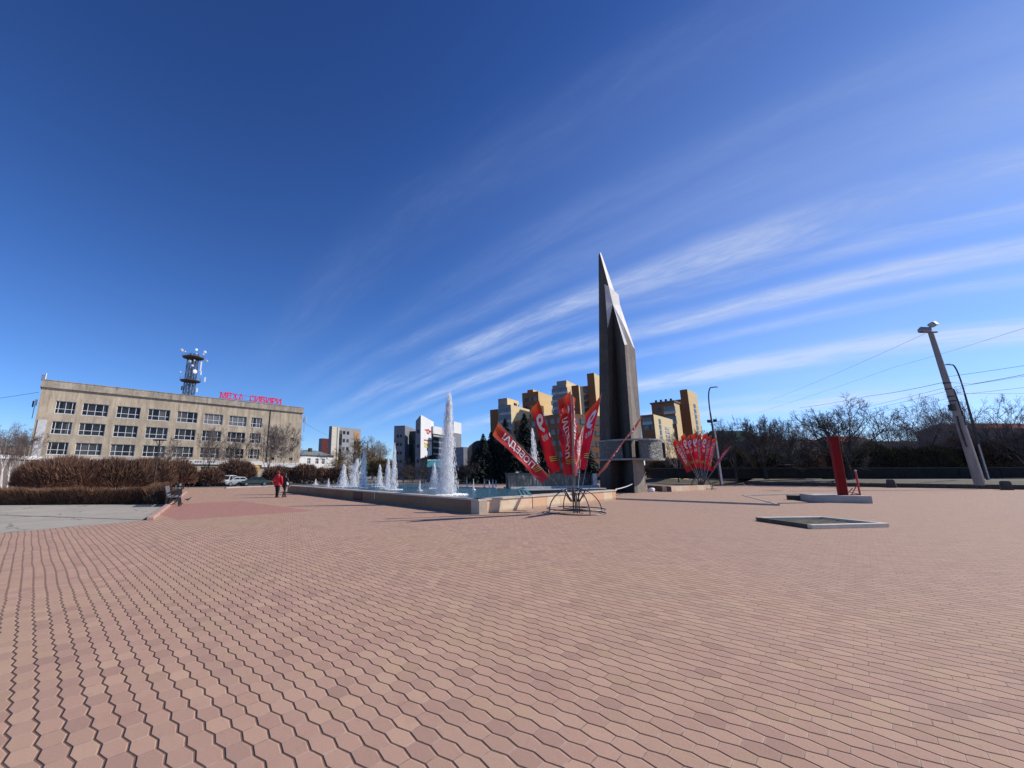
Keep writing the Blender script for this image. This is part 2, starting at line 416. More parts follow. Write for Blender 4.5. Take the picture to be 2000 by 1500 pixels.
# ------------------------------------------------------------------ buildings
def stained(name, col, dark, warm, sc=.35):
    """rendered concrete with rain streaks; x along wall, z up"""
    m, t, b = newmat(name)
    co = t.node('ShaderNodeTexCoord').outputs['Object']
    s1 = t.noise(t.scalev(co, (1, 1, .14)), 1.7, 6, .68)
    s2 = t.noise(co, sc, 5, .6)
    s3 = t.noise(co, 5, 5, .7)
    c = t.ramp(s1, [(.28, dark), (.52, col), (.75, warm)])
    c = t.mix(t.smooth(s2, .38, .7), c, c4([x * .72 for x in col]))
    c = t.mix(.45, c, t.ramp(s3, [(.3, (.3,.3,.3)), (.7, (.7,.7,.7))]), 'OVERLAY')
    t.l.new(c, b.inputs['Base Color']); b.inputs['Roughness'].default_value = .9; b.inputs['Specular IOR Level'].default_value = .25
    bn = t.node('ShaderNodeBump'); bn.inputs['Strength'].default_value = .3; bn.inputs['Distance'].default_value = .05
    t.l.new(s3, bn.inputs['Height']); t.l.new(bn.outputs[0], b.inputs['Normal'])
    return m
def glassmat(name, col, rough=.06, curtains=.0):
    m, t, b = newmat(name)
    oi = t.node('ShaderNodeObjectInfo').outputs['Random']
    co = t.node('ShaderNodeTexCoord').outputs['Object']
    n = t.noise(co, 1.3, 2, .5)
    sx_ = t.node('ShaderNodeSeparateXYZ'); t.l.new(co, sx_.inputs[0])
    cv_ = t.node('ShaderNodeCombineXYZ'); t.l.new(t.m('FLOOR', t.m('MULTIPLY', sx_.outputs[0], 1.2)), cv_.inputs[0]); t.l.new(t.m('MULTIPLY', oi, 97.0), cv_.inputs[1])
    pn = t.node('ShaderNodeTexWhiteNoise', noise_dimensions='2D'); t.l.new(cv_.outputs[0], pn.inputs['Vector']); pv = pn.outputs['Value']
    k = t.m('MULTIPLY', t.smooth(oi, .7, .95), curtains)
    c = t.mix(k, c4(col), (.42,.40,.37,1))
    c = t.mix(t.m('MULTIPLY', t.smooth(n, .5, .6), .35), c, c4([x * 2.2 + .01 for x in col]))
    if curtains: c = t.mix(t.m('MULTIPLY', t.smooth(pv, .70, .95), .55), c, (.21,.19,.165,1)); c = t.mix(t.m('MULTIPLY', t.m('LESS_THAN', pv, .14), .6), c, (.05,.055,.05,1))
    t.l.new(c, b.inputs['Base Color']); b.inputs['Roughness'].default_value = rough; b.inputs['Specular IOR Level'].default_value = .3
    return m
M_FAC = stained("stained_beige_facade", (.56,.455,.325), (.25,.195,.14), (.74,.60,.41))
M_PARA = stained("sooty_parapet", (.46,.39,.30), (.15,.13,.105), (.60,.50,.38), .6)
M_WHITE = mat("white_paint", (.72,.71,.69), .08, 2, .6, .05)
M_FRAME = mat("white_window_frame", (.74,.74,.73), .05, 3, .5)
M_GLASS = glassmat("dark_window_glass", (.014,.013,.014), .14, .5)
M_GLASSB = glassmat("dim_window_glass", (.02,.02,.022), .3, .2)
M_REDSIGN = mat("pinkish_red_letter_face", (.80,.035,.10), .1, 2, .45)
M_STEEL = mat("galvanised_steel", (.34,.34,.34), .25, 8, .5, metal=.5)
M_DARK = mat("dark_painted_metal", (.03,.03,.032), .3, 6, .55)
M_AWN = mat("ochre_awning_cloth", (.50,.30,.07), .2, 3, .7)
M_ROOFG = mat("roof_felt_grey", (.12,.12,.12), .2, 1, .9)

def text_mesh(s, bold=0.0):
    """(2D verts, faces, width, height) of a word in the built-in font"""
    cu = bpy.data.curves.new("lettering", 'FONT'); cu.body = s; cu.resolution_u = 2; cu.offset = bold
    o = bpy.data.objects.new("lettering", cu); COL.objects.link(o)
    dg = bpy.context.evaluated_depsgraph_get(); me = o.evaluated_get(dg).to_mesh()
    vs = [(q.co.x, q.co.y) for q in me.vertices]; fs = [tuple(p.vertices) for p in me.polygons]
    o.evaluated_get(dg).to_mesh_clear(); bpy.data.objects.remove(o); bpy.data.curves.remove(cu)
    x0 = min(v[0] for v in vs); x1 = max(v[0] for v in vs); y0 = min(v[1] for v in vs); y1 = max(v[1] for v in vs)
    return [((x-x0)/(x1-x0), (y-y0)/(y1-y0)) for x, y in vs], fs, x1-x0, y1-y0

def wall_open(mb, w, h, ops, z0=0, rev=.22, m=0, mr=0, x0=0):
    """wall in the xz plane facing -y with real openings and reveals"""
    xs = sorted({x0, x0 + w} | {o[0] for o in ops} | {o[1] for o in ops})
    zs = sorted({z0, z0 + h} | {o[2] for o in ops} | {o[3] for o in ops})
    for i in range(len(xs)-1):
        for j in range(len(zs)-1):
            a, b_, c, d_ = xs[i], xs[i+1], zs[j], zs[j+1]
            mx, mz = (a+b_)/2, (c+d_)/2
            if any(o[0] < mx < o[1] and o[2] < mz < o[3] for o in ops): continue
            mb.quad((a,0,c),(b_,0,c),(b_,0,d_),(a,0,d_), m)
    for a, b_, c, d_ in ops:
        mb.quad((a,0,c),(a,0,d_),(a,rev,d_),(a,rev,c), mr); mb.quad((b_,0,c),(b_,rev,c),(b_,rev,d_),(b_,0,d_), mr)
        mb.quad((a,0,d_),(b_,0,d_),(b_,rev,d_),(a,rev,d_), mr); mb.quad((a,0,c),(a,rev,c),(b_,rev,c),(b_,0,c), mr)

_winmesh = {}
def window(parent, x, z, w, h, cols, split=.38, depth=.2, fm=None, gm=None, fr=.075, key=None, y=0, sill=False):
    """window part with its pane as a sub-part; cols are fractions of the mullions"""
    k = (round(w,2), round(h,2), tuple(cols), split, fr, sill)
    if k not in _winmesh:
        mb = MB()
        if sill: mb.box((w/2, -.14, -.03), (w+.16, .16, .06))
        for c, d_ in (((w/2,0,fr/2),(w,.07,fr)), ((w/2,0,h-fr/2),(w,.07,fr)), ((fr/2,0,h/2),(fr,.07,h-2*fr)), ((w-fr/2,0,h/2),(fr,.07,h-2*fr))): mb.box(c, d_)
        if split: mb.box((w/2, .003, h*split), (w-2*fr, .06, fr))
        for q in cols: mb.box((w*q, -.004, h/2), (fr, .06, h-2*fr))
        o = mb.build("window", fm or M_FRAME); g = MB()
        g.quad((fr/2,0,fr/2),(w-fr/2,0,fr/2),(w-fr/2,0,h-fr/2),(fr/2,0,h-fr/2)); p = g.build("pane", gm or M_GLASS)
        _winmesh[k] = (o.data, p.data); bpy.data.objects.remove(o); bpy.data.objects.remove(p)
    o = bpy.data.objects.new("window", _winmesh[k][0]); COL.objects.link(o); o.parent = parent; o.location = (x, y + depth, z)
    p = bpy.data.objects.new("pane", _winmesh[k][1]); COL.objects.link(p); p.parent = o; p.location = (0, .03, 0)
    return o

# ---- the long beige building with the rooftop letters
HB = 16.0
fa, fb = G(85,742,HB), G(592,797,HB); fd = (fb - fa); FL = fd.length; FA = math.atan2(fd.y, fd.x)
ob = thing("office_building", "long four storey beige building with stained walls and white window rows on the left", "building", (fa.x, fa.y, 0), FA)
ROWS = [(10.95,12.95),(7.72,9.72),(4.55,6.5)]
COLS = [(1.95,2.4)] + [(5.2+4.42*k, 3.3) for k in range(6)] + [(31.5,2.15)]
ops = []
for z0_, z1_ in ROWS:
    for x_, w_ in COLS: ops.append((x_, x_+w_, z0_, z1_))
gops = [(2.2,4.4,.9,2.9),(5.4,8.3,.9,2.9),(9.9,12.8,.9,2.9),(14.4,17.2,.9,2.9),(18.9,21.2,1.4,2.9),(23.3,25.9,.5,2.9),(26.4,27.6,1.5,2.9),(31.6,32.9,.1,2.6)]
sops = [(36.0,36.8,8.6,9.3),(37.9,38.6,8.6,9.3),(39.9,40.7,8.6,9.3),(36.0,36.8,6.4,7.1),(37.9,38.6,6.4,7.1),(39.9,40.7,6.4,7.1),(36.0,36.8,4.4,5.0),(39.9,40.7,4.4,5.0)]
mb = MB()
wall_open(mb, FL, HB-.9, ops + gops + sops)
DB = 14.0
mb.quad((0,0,0),(0,0,HB-.9),(0,DB,HB-.9),(0,DB,0)); mb.quad((FL,0,0),(FL,DB,0),(FL,DB,HB-.9),(FL,0,HB-.9)); mb.quad((0,DB,0),(0,DB,HB-.9),(FL,DB,HB-.9),(FL,DB,0))
mb.quad((0,.3,0),(FL,.3,0),(FL,.3,HB-1),(0,.3,HB-1))
mb.build("wall", M_FAC, ob)
mb = MB()
mb.box((FL/2, DB/2-.05, HB-.45), (FL+.24, DB+.24, .9)); mb.box((FL/2, DB/2-.05, HB-1.02), (FL+.44, DB+.44, .22)); mb.box((FL/2, DB/2-.05, HB+.05), (FL+.34, DB+.34, .1))
mb.build("parapet", M_PARA, ob)
for z0_, z1_ in ROWS:
    for x_, w_ in COLS:
        cols = [.17,.5,.83] if w_ < 2.6 else [.2,.5,.8] if w_ < 3 else [.17,.5,.83]
        if w_ > 3: cols = [.2,.5,.8]
        window(ob, x_, z0_, w_, z1_-z0_, cols, sill=True)
for a_, b_, c_, d_ in gops: window(ob, a_, c_, b_-a_, d_-c_, [.33,.66], .3)
for a_, b_, c_, d_ in sops:
    g = MB(); g.quad((a_,.2,c_),(b_,.2,c_),(b_,.2,d_),(a_,.2,d_)); g.build("window", M_GLASSB, ob)
mb = MB(); mb.box((17.2,-.14,3.72), (34.2,.24,.72)); mb.box((38.3,-.13,3.4), (8.0,.24,.9)); fas = mb.build("fascia", M_WHITE, ob)
for x_, w_ in ((18.6,.22),(18.95,.3),(19.45,.2),(20.6,.3),(21.1,.12),(21.4,.3),(22.2,.28),(22.6,.3),(23.05,.24),(24.2,.25),(24.55,.25),(24.9,.22),(25.25,.25)):
    mb = MB(); mb.loft([[(x_,-.255-.02*k,3.57),(x_+w_*.35,-.255-.02*k,3.57),(x_+w_*.35,-.255-.02*k,3.72),(x_+w_,-.255-.02*k,3.72),(x_+w_,-.255-.02*k,3.91),(x_,-.255-.02*k,3.91)] for k in (0,1)]); mb.build("letter", M_DARK, fas)
mb = MB(); mb.quad((30.6,-1.3,2.9),(33.6,-1.3,2.9),(33.6,-.1,3.32),(30.6,-.1,3.32)); mb.quad((30.6,-1.3,2.5),(33.6,-1.3,2.5),(33.6,-1.3,2.9),(30.6,-1.3,2.9)); mb.build("awning", M_AWN, ob)
mb = MB(); mb.box((.85,-.06,7.0),(1.0,.08,5.6)); mb.build("wall_banner", mat("faded_white_banner",(.62,.60,.58),.2,1.2,.8), ob)
mb = MB(); mb.tube([(35.2,-.08,1),(35.2,-.08,15)], .07, 6); mb.build("drain_pipe", M_DCONC, ob)
mb = MB(); mb.box((FL/2, DB/2, HB-.86), (FL-.6, DB-.6, .1)); mb.build("roof", M_ROOFG, ob)

# rooftop letters
FM = Matrix.Translation((fa.x, fa.y, 0)) @ Matrix.Rotation(FA, 4, 'Z')
def fpos(x, y, z): return FM @ Vector((x, y, z))
rs = thing("rooftop_sign", "red rooftop letters standing on the parapet of the long beige building", "sign", fpos(0,.6,HB+.1), FA)
word = "МЕХА СИБИРИ"
x0_, x1_ = 25.4, 37.6
adv = (x1_ - x0_) / len(word)
for i, ch in enumerate(word):
    if ch == ' ': continue
    vs, fs, w_, h_ = text_mesh(ch, .016)
    lw = adv * .9; lh = 1.3
    mb = MB(); n = len(vs)
    for yy in (-.1, .1): mb.add([(x0_ + i*adv + q[0]*lw, yy, .22 + q[1]*lh) for q in vs], [f if yy < 0 else f[::-1] for f in fs])
    # sides from boundary edges
    cnt = {}
    for f in fs:
        for a_, b_ in zip(f, f[1:] + f[:1]): cnt[(a_, b_)] = 1
    for a_, b_ in cnt:
        if (b_, a_) not in cnt: mb.f.append((b_, a_, a_ + n, b_ + n)); mb.m.append(0)
    mb.build("letter", M_REDSIGN, rs)
mb = MB()
for zz_ in (.3, 1.3): mb.tube([(x0_-.2,.2,zz_),(x1_+.1,.2,zz_)], .035, 4)
for k in range(14): mb.tube([(x0_ + (x1_-x0_)*k/13,.2,0),(x0_ + (x1_-x0_)*k/13,.2,1.4)], .03, 4)
mb.build("sign_frame", M_STEEL, rs)

# telecom mast on that roof
mp = A(368,771,86.0); mp.z = HB-.8
tm = thing("telecom_mast", "lattice mast crowded with round dishes and two platforms on the beige roof", "mast", mp, FA)
mb = MB(); HM = A(368,692,86.0).z - mp.z
for k in range(8):
    a = k*math.pi/4; mb.tube([(1.15*math.cos(a),1.15*math.sin(a),0),(1.05*math.cos(a),1.05*math.sin(a),HM)], .07, 5)
for k in range(8):
    for j in range(7):
        a, b_ = k*math.pi/4, (k+1)*math.pi/4; z_ = j*HM/7; z2 = (j+1)*HM/7
        mb.tube([(1.12*math.cos(a),1.12*math.sin(a),z_),(1.12*math.cos(b_),1.12*math.sin(b_),z2)], .035, 4)
        mb.tube([(1.12*math.cos(a),1.12*math.sin(a),z_),(1.12*math.cos(b_),1.12*math.sin(b_),z_)], .035, 4)
for k in range(6):
    a = k*1.05+.3; mb.tube([(.55*math.cos(a),.55*math.sin(a),0),(.5*math.cos(a),.5*math.sin(a),HM)], .07, 5)
mb.build("lattice", bpy.data.materials.get("mast_steel") or mat("mast_steel", (.075,.066,.058), .3, 6, .6), tm)
for zf, r_ in ((.50,2.35),(.93,2.5)):
    mb = MB(); z_ = zf*HM
    mb.lathe([(.6,z_),(r_*.8,z_-.1),(r_*.86,z_+.02),(r_*.86,z_+.12),(.6,z_+.12)], 10)
    for k in range(10):
        a = k*math.pi/5; mb.tube([(r_*.84*math.cos(a),r_*.84*math.sin(a),z_+.2),(r_*.84*math.cos(a),r_*.84*math.sin(a),z_+.75)], .03, 4)
    mb.build("platform", mat("rusty_platform_steel" ,(.085,.065,.05), .3, 3, .8) if zf == .5 else bpy.data.materials["rusty_platform_steel"], tm)
M_DISH = mat("white_dish_plastic", (.78,.78,.78), .05, 3, .45)
for (x_, y_, z_, r_) in ((-2.4,-.6,1.02,.42),(-1.9,-1.5,.985,.2),(.1,-1.2,1.06,.35),(.3,-1.4,.985,.25),(1.9,-1.0,1.05,.38),(1.6,-1.5,.99,.3),(2.6,-.6,.90,.35),(-.75,-1.25,.83,.42),(.3,-1.35,.66,.55),(-2.2,-1.0,.62,.26),(.1,-1.3,.86,.2),(-.2,-1.3,.76,.3)):
    mb = MB(); mb.lathe([(.02,0),(r_*.6,.03),(r_*.82,.14),(r_*.82,.3),(r_*.4,.34),(.05,.36)], 10)
    o = mb.build("dish", M_DISH, tm, loc=(x_, y_, z_*HM)); o.rotation_euler = (R(90), 0, R(rnd.uniform(-35,35)))
for (x_, y_, z_, h_) in ((1.5,-.9,.78,2.2),(1.7,-.7,.66,.9),(2.7,-.3,.56,1.1),(1.3,-1,.34,.9),(1.2,-1,.14,1.2),(-1.5,-.8,.35,.9),(-1.7,-.6,.18,.5)):
    mb = MB(); mb.bbox((0,0,0),(.3,.16,h_),.03); mb.build("panel_antenna", M_DISH if x_ > 0 else M_DARK, tm, loc=(x_, y_, z_*HM))
# small aerials on the building corners
def aerial(lab, px_, py0, py1, Y, side):
    p = A(px_, py0, Y); h_ = A(px_, py1, Y).z - p.z
    t_ = thing("cell_antenna", lab, "antenna", p)
    mb = MB(); mb.tube([(0,0,-1.4),(0,0,h_)], .05, 5); mb.build("pole", M_STEEL, t_)
    for k, dx in enumerate((-.22,.24)):
        mb = MB(); mb.bbox((dx,-.08,h_*.55+.2*k),(.22,.14,1.0),.03); mb.build("panel", M_DISH if (k or side) else M_DARK, t_)
aerial("white panel antenna on the left roof corner of the beige building", 85, 744, 732, 62.2, 1)
aerial("dark panel antenna on the left side wall of the beige building", 66, 800, 780, 62.5, 0)
aerial("white panel antenna on the right end wall of the beige building", 594, 832, 812, 90.0, 1)
mp2 = fpos(19.5, 2, HB)
ae = thing("roof_aerial", "thin lone aerial on the beige roof left of the telecom mast", "antenna", mp2)
mb = MB(); mb.tube([(0,0,-.6),(0,0,2.0)], .04, 5); mb.tube([(-.35,0,1.75),(.35,0,1.75)], .025, 4); mb.tube([(-.25,0,1.45),(.25,0,1.45)], .025, 4); mb.build("rod", M_DARK, ae)

# ---- generic corner blocks for the towers
def corner_block(e, Y, l, r, yaw, z0=0):
    """plan of a block from its near edge (sighted top e at depth Y) and sighted outer edges"""
    C = A(e[0], e[1], Y); zt = C.z; y = R(yaw)
    dl = Vector((-math.cos(y), math.sin(y), 0)); dr = Vector((math.sin(y), math.cos(y), 0))
    def ext(px_, d_):
        q = ray(*px_); k = q.x / q.y
        return (k*C.y - C.x) / (d_.x - k*d_.y)
    return Vector((C.x, C.y, 0)), dl, dr, ext(l, dl), ext(r, dr), zt
def block_mesh(mb, blk, z0=0, z1=None, ml=0, mr=0, inset=0):
    C, dl, dr, a, b_, zt = blk
    z1 = zt if z1 is None else z1
    P0 = C + (dl + dr) * inset; P1 = C + dl*(a-inset) + dr*inset; P2 = C + dl*(a-inset) + dr*(b_-inset); P3 = C + dr*(b_-inset) + dl*inset
    def q(A_, B_, m): mb.quad((A_.x,A_.y,z0),(B_.x,B_.y,z0),(B_.x,B_.y,z1),(A_.x,A_.y,z1), m)
    q(P1, P0, ml); q(P0, P3, mr); q(P3, P2, ml); q(P2, P1, mr)
    mb.poly([(p.x, p.y, z1) for p in (P0, P3, P2, P1)], mr)
def face_windows(parent, blk, side, xs, zs, w, h, mt, nm="window", proud=.04, lab=None):
    C, dl, dr, a, b_, zt = blk
    d_, L, n = (dl, a, -dr) if side == 'l' else (dr, b_, -dl)
    for x in xs:
        for z in zs:
            p = C + d_ * (x*L) + n * proud
            key = (nm, round(w,2), round(h,2), mt.name)
            if key not in _winmesh:
                mb = MB(); mb.box((0,0,0),(w,.12,h)); o = mb.build(nm, mt); _winmesh[key] = o.data; bpy.data.objects.remove(o)
            o = bpy.data.objects.new(nm, _winmesh[key]); COL.objects.link(o); o.parent = parent
            o.location = (p.x - parent.location.x, p.y - parent.location.y, z); o.rotation_euler[2] = math.atan2(d_.y, d_.x)
_fw = face_windows
def face_windows(parent, blk, side, xs, zs, w, h, mt, nm="window", proud=.04, lab=None):
    _fw(parent, blk, side, xs, zs, w, h, mt, nm, proud, lab)
    if nm == "balcony" and mt is M_BALC: _fw(parent, blk, side, xs, [z - h*.5 - .4 for z in zs], w*1.06, .8, M_RAIL, "balcony_parapet", .12)
def tower(name, lab, cat, blk, parts):
    C = blk[0]; t_ = thing(name, lab, cat, (C.x, C.y, 0))
    for nm, mts, blks in parts:
        mb = MB()
        for b_, z0, z1, ml, mr, ins in blks: block_mesh(mb, b_, z0, z1, ml, mr, ins)
        mb.v = [(x - C.x, y - C.y, z) for x, y, z in mb.v]
        mb.build(nm, mts, t_)
    return t_
def brick(name, c1, c2):
    m, t, b = newmat(name)
    co = t.node('ShaderNodeTexCoord').outputs['Object']
    n1 = t.noise(co, .35, 5, .6); n2 = t.noise(t.scalev(co, (1,1,6)), 2.2, 4, .7)
    c = t.mix(n1, c4(c1), c4(c2)); c = t.mix(.4, c, t.ramp(n2, [(.3,(.3,.3,.3)),(.7,(.68,.68,.68))]), 'OVERLAY')
    s = t.node('ShaderNodeSeparateXYZ'); t.l.new(co, s.inputs[0])
    fl = t.m('LESS_THAN', t.m('FRACT', t.m('DIVIDE', s.outputs[2], 3.0)), .06)
    c = t.mix(t.m('MULTIPLY', fl, .35), c, c4([x*.55 for x in c1]))
    t.l.new(c, b.inputs['Base Color']); b.inputs['Roughness'].default_value = .9
    return m
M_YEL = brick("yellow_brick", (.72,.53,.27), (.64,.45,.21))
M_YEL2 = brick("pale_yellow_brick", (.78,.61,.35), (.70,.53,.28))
M_BRN = brick("brown_and_shaded_brick", (.26,.115,.05), (.20,.085,.035))  # brown brick; also painted shade on the left sides of yellow towers
M_GRYB = brick("grey_and_shaded_wall", (.25,.245,.25), (.18,.18,.19))  # grey render; also shade put into the left walls of yellow towers
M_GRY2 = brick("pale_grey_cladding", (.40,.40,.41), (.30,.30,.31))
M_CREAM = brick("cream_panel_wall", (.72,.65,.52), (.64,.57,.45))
M_WIN = glassmat("far_window_glass", (.025,.03,.036), .15, .3)
M_BALC = mat("glazed_balcony", (.13,.155,.18), .3, .8, .25)
M_RAIL = mat("pale_balcony_panel", (.42,.42,.42), .2, 2, .7)
def zr(z0, z1, n): return [z0 + (z1-z0)*k/(n-1) for k in range(n)] if n > 1 else [z0]
YA = 150.0
ax = 38
# tower cluster between the fountain jet and the monument
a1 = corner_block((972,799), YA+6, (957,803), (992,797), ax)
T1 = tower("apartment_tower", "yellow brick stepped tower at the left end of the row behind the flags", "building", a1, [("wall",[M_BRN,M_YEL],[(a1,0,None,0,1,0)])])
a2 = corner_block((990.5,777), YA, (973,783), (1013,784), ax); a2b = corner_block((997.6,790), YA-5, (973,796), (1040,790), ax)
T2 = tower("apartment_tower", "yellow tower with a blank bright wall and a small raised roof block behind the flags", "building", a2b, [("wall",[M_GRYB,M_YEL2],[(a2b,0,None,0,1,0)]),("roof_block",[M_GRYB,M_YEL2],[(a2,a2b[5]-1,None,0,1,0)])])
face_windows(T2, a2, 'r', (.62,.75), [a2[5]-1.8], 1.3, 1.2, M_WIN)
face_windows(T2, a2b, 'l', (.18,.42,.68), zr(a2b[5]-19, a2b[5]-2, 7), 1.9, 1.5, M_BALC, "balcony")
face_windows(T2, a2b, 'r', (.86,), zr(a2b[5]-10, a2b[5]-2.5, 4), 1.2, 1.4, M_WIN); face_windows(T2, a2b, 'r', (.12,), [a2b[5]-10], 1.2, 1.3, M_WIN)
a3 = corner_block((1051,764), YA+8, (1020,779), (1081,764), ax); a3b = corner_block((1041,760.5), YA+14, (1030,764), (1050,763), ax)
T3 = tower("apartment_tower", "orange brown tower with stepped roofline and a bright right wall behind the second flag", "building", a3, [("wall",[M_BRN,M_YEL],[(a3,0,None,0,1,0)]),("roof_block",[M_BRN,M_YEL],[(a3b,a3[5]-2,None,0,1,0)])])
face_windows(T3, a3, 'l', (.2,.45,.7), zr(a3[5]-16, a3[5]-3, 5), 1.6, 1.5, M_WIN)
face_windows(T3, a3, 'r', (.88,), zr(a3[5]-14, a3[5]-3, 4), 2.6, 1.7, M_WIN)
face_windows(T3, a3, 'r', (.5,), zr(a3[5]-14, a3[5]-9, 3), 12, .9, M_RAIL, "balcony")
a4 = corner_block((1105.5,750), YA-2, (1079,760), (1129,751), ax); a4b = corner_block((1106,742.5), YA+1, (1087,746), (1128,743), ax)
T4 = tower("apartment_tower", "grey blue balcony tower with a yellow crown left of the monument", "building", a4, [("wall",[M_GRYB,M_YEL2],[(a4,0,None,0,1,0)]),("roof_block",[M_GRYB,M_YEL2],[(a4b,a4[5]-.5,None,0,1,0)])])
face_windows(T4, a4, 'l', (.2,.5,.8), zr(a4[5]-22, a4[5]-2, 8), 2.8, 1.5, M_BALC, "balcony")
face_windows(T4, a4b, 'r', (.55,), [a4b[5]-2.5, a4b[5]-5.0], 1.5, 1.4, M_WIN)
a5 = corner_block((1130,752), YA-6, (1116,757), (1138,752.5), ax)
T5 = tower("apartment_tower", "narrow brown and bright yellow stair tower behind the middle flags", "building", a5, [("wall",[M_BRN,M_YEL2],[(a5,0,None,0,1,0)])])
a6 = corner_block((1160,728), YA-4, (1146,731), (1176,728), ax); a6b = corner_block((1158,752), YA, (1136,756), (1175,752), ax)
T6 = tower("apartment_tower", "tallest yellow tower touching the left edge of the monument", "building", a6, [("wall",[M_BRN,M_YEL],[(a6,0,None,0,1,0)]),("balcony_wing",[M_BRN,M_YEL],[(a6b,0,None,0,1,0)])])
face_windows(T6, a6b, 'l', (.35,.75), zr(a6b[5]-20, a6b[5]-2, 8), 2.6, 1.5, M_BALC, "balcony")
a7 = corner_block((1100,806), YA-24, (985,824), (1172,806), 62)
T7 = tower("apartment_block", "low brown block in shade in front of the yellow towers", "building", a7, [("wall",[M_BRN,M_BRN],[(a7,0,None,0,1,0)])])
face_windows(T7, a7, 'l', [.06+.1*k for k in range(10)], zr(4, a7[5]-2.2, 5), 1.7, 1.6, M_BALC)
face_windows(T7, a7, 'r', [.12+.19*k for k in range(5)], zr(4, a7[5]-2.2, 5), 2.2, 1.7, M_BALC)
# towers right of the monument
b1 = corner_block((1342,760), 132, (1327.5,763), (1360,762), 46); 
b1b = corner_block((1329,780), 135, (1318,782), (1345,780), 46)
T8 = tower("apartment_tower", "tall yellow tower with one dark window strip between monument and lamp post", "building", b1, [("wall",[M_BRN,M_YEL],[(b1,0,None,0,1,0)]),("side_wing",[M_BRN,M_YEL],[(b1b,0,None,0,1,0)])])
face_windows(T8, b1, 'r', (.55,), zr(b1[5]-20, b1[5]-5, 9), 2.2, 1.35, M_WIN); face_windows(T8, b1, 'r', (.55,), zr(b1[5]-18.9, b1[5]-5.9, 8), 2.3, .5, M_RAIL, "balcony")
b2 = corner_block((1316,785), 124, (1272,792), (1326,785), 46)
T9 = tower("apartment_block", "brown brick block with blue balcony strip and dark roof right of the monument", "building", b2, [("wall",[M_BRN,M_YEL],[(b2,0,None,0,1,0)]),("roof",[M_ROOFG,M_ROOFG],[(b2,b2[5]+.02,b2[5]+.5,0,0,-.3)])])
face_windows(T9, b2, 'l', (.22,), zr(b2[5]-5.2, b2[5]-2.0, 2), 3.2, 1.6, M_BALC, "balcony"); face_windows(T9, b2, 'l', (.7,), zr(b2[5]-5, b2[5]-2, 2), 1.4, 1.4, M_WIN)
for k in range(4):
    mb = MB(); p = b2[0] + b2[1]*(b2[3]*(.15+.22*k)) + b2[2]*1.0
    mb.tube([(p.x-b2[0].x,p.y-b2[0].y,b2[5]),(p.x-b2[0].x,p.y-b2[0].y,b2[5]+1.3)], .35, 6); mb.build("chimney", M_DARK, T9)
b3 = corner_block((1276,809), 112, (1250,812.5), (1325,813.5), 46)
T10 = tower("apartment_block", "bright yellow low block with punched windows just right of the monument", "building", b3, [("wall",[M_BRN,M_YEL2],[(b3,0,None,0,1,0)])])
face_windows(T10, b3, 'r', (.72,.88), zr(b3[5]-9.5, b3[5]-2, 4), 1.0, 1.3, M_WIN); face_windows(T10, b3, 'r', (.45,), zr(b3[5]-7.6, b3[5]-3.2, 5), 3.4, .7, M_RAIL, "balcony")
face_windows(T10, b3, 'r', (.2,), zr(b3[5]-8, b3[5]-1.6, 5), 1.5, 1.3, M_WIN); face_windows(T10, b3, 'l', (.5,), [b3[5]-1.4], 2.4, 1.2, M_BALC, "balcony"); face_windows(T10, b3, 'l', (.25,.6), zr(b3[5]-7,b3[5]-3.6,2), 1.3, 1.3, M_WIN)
# small white relay hut behind the ring, right
# ---- white clinic-like block with the red emblem
M_WCL = mat("white_cladding", (.74,.73,.71), .06, 1, .6)
M_GCL = mat("grey_and_shaded_cladding", (.20,.21,.235), .18, .6, .7)  # grey cladding; also painted shade on left faces of pale blocks
M_CURT = glassmat("curtain_wall_glass", (.03,.045,.05), .15, 0)
w3 = corner_block((822,810), 112, (812,821), (847,824), 26)
wb = thing("office_block", "white office block with sloping tower and red ring emblem behind the fountain", "building", (w3[0].x, w3[0].y, 0))
def put(mb, name, mts, parent):
    mb.v = [(x - parent.location.x, y - parent.location.y, z) for x, y, z in mb.v]
    return mb.build(name, mts, parent)
C, dl, dr, la, lb, zt = w3
zr_ = A(847,824, (C + dr*lb).y).z; zb_ = 4.5; zL = A(812,822,(C+dl*la).y).z
mb = MB(); P0, P1, P3, P2 = C, C + dl*la, C + dr*lb, C + dl*la + dr*lb
def vq(A_, zA0, zA1, B_, zB0, zB1, m): mb.quad((A_.x,A_.y,zA0),(B_.x,B_.y,zB0),(B_.x,B_.y,zB1),(A_.x,A_.y,zA1), m)
vq(P1,0,zL,P0,0,zt,0); vq(P0,zb_+1.2,zt,P3,zb_+2.6,zr_,1); vq(P3,0,zr_,P2,0,zr_,0); vq(P2,0,zr_,P1,0,zL,0)
mb.poly([(P0.x,P0.y,zt),(P3.x,P3.y,zr_),(P2.x,P2.y,zr_),(P1.x,P1.y,zL)],1)
put(mb, "tower_wall", [M_GCL, M_WCL], wb)
w1 = corner_block((791,831), 116, (770,829.5), (815,832), 14)
mb = MB(); block_mesh(mb, w1, 0, None, 0, 0); put(mb, "side_wing", [M_GCL, M_WCL], wb)
w2 = corner_block((812,842), 120, (788,842), (830,842), 14)
mb = MB(); block_mesh(mb, w2, 0, None, 0, 1); put(mb, "glazed_link", [M_CURT, M_GCL], wb)
w4 = corner_block((846,832), 118, (838,833), (892,833), 30)
z4 = w4[5]; mb = MB(); block_mesh(mb, w4, 0, z4-2.2, 0, 0); put(mb, "curtain_wall", [M_CURT], wb)
mb = MB(); block_mesh(mb, w4, z4-2.2, z4, 0, 0, -.12); put(mb, "top_band", [M_WCL], wb)
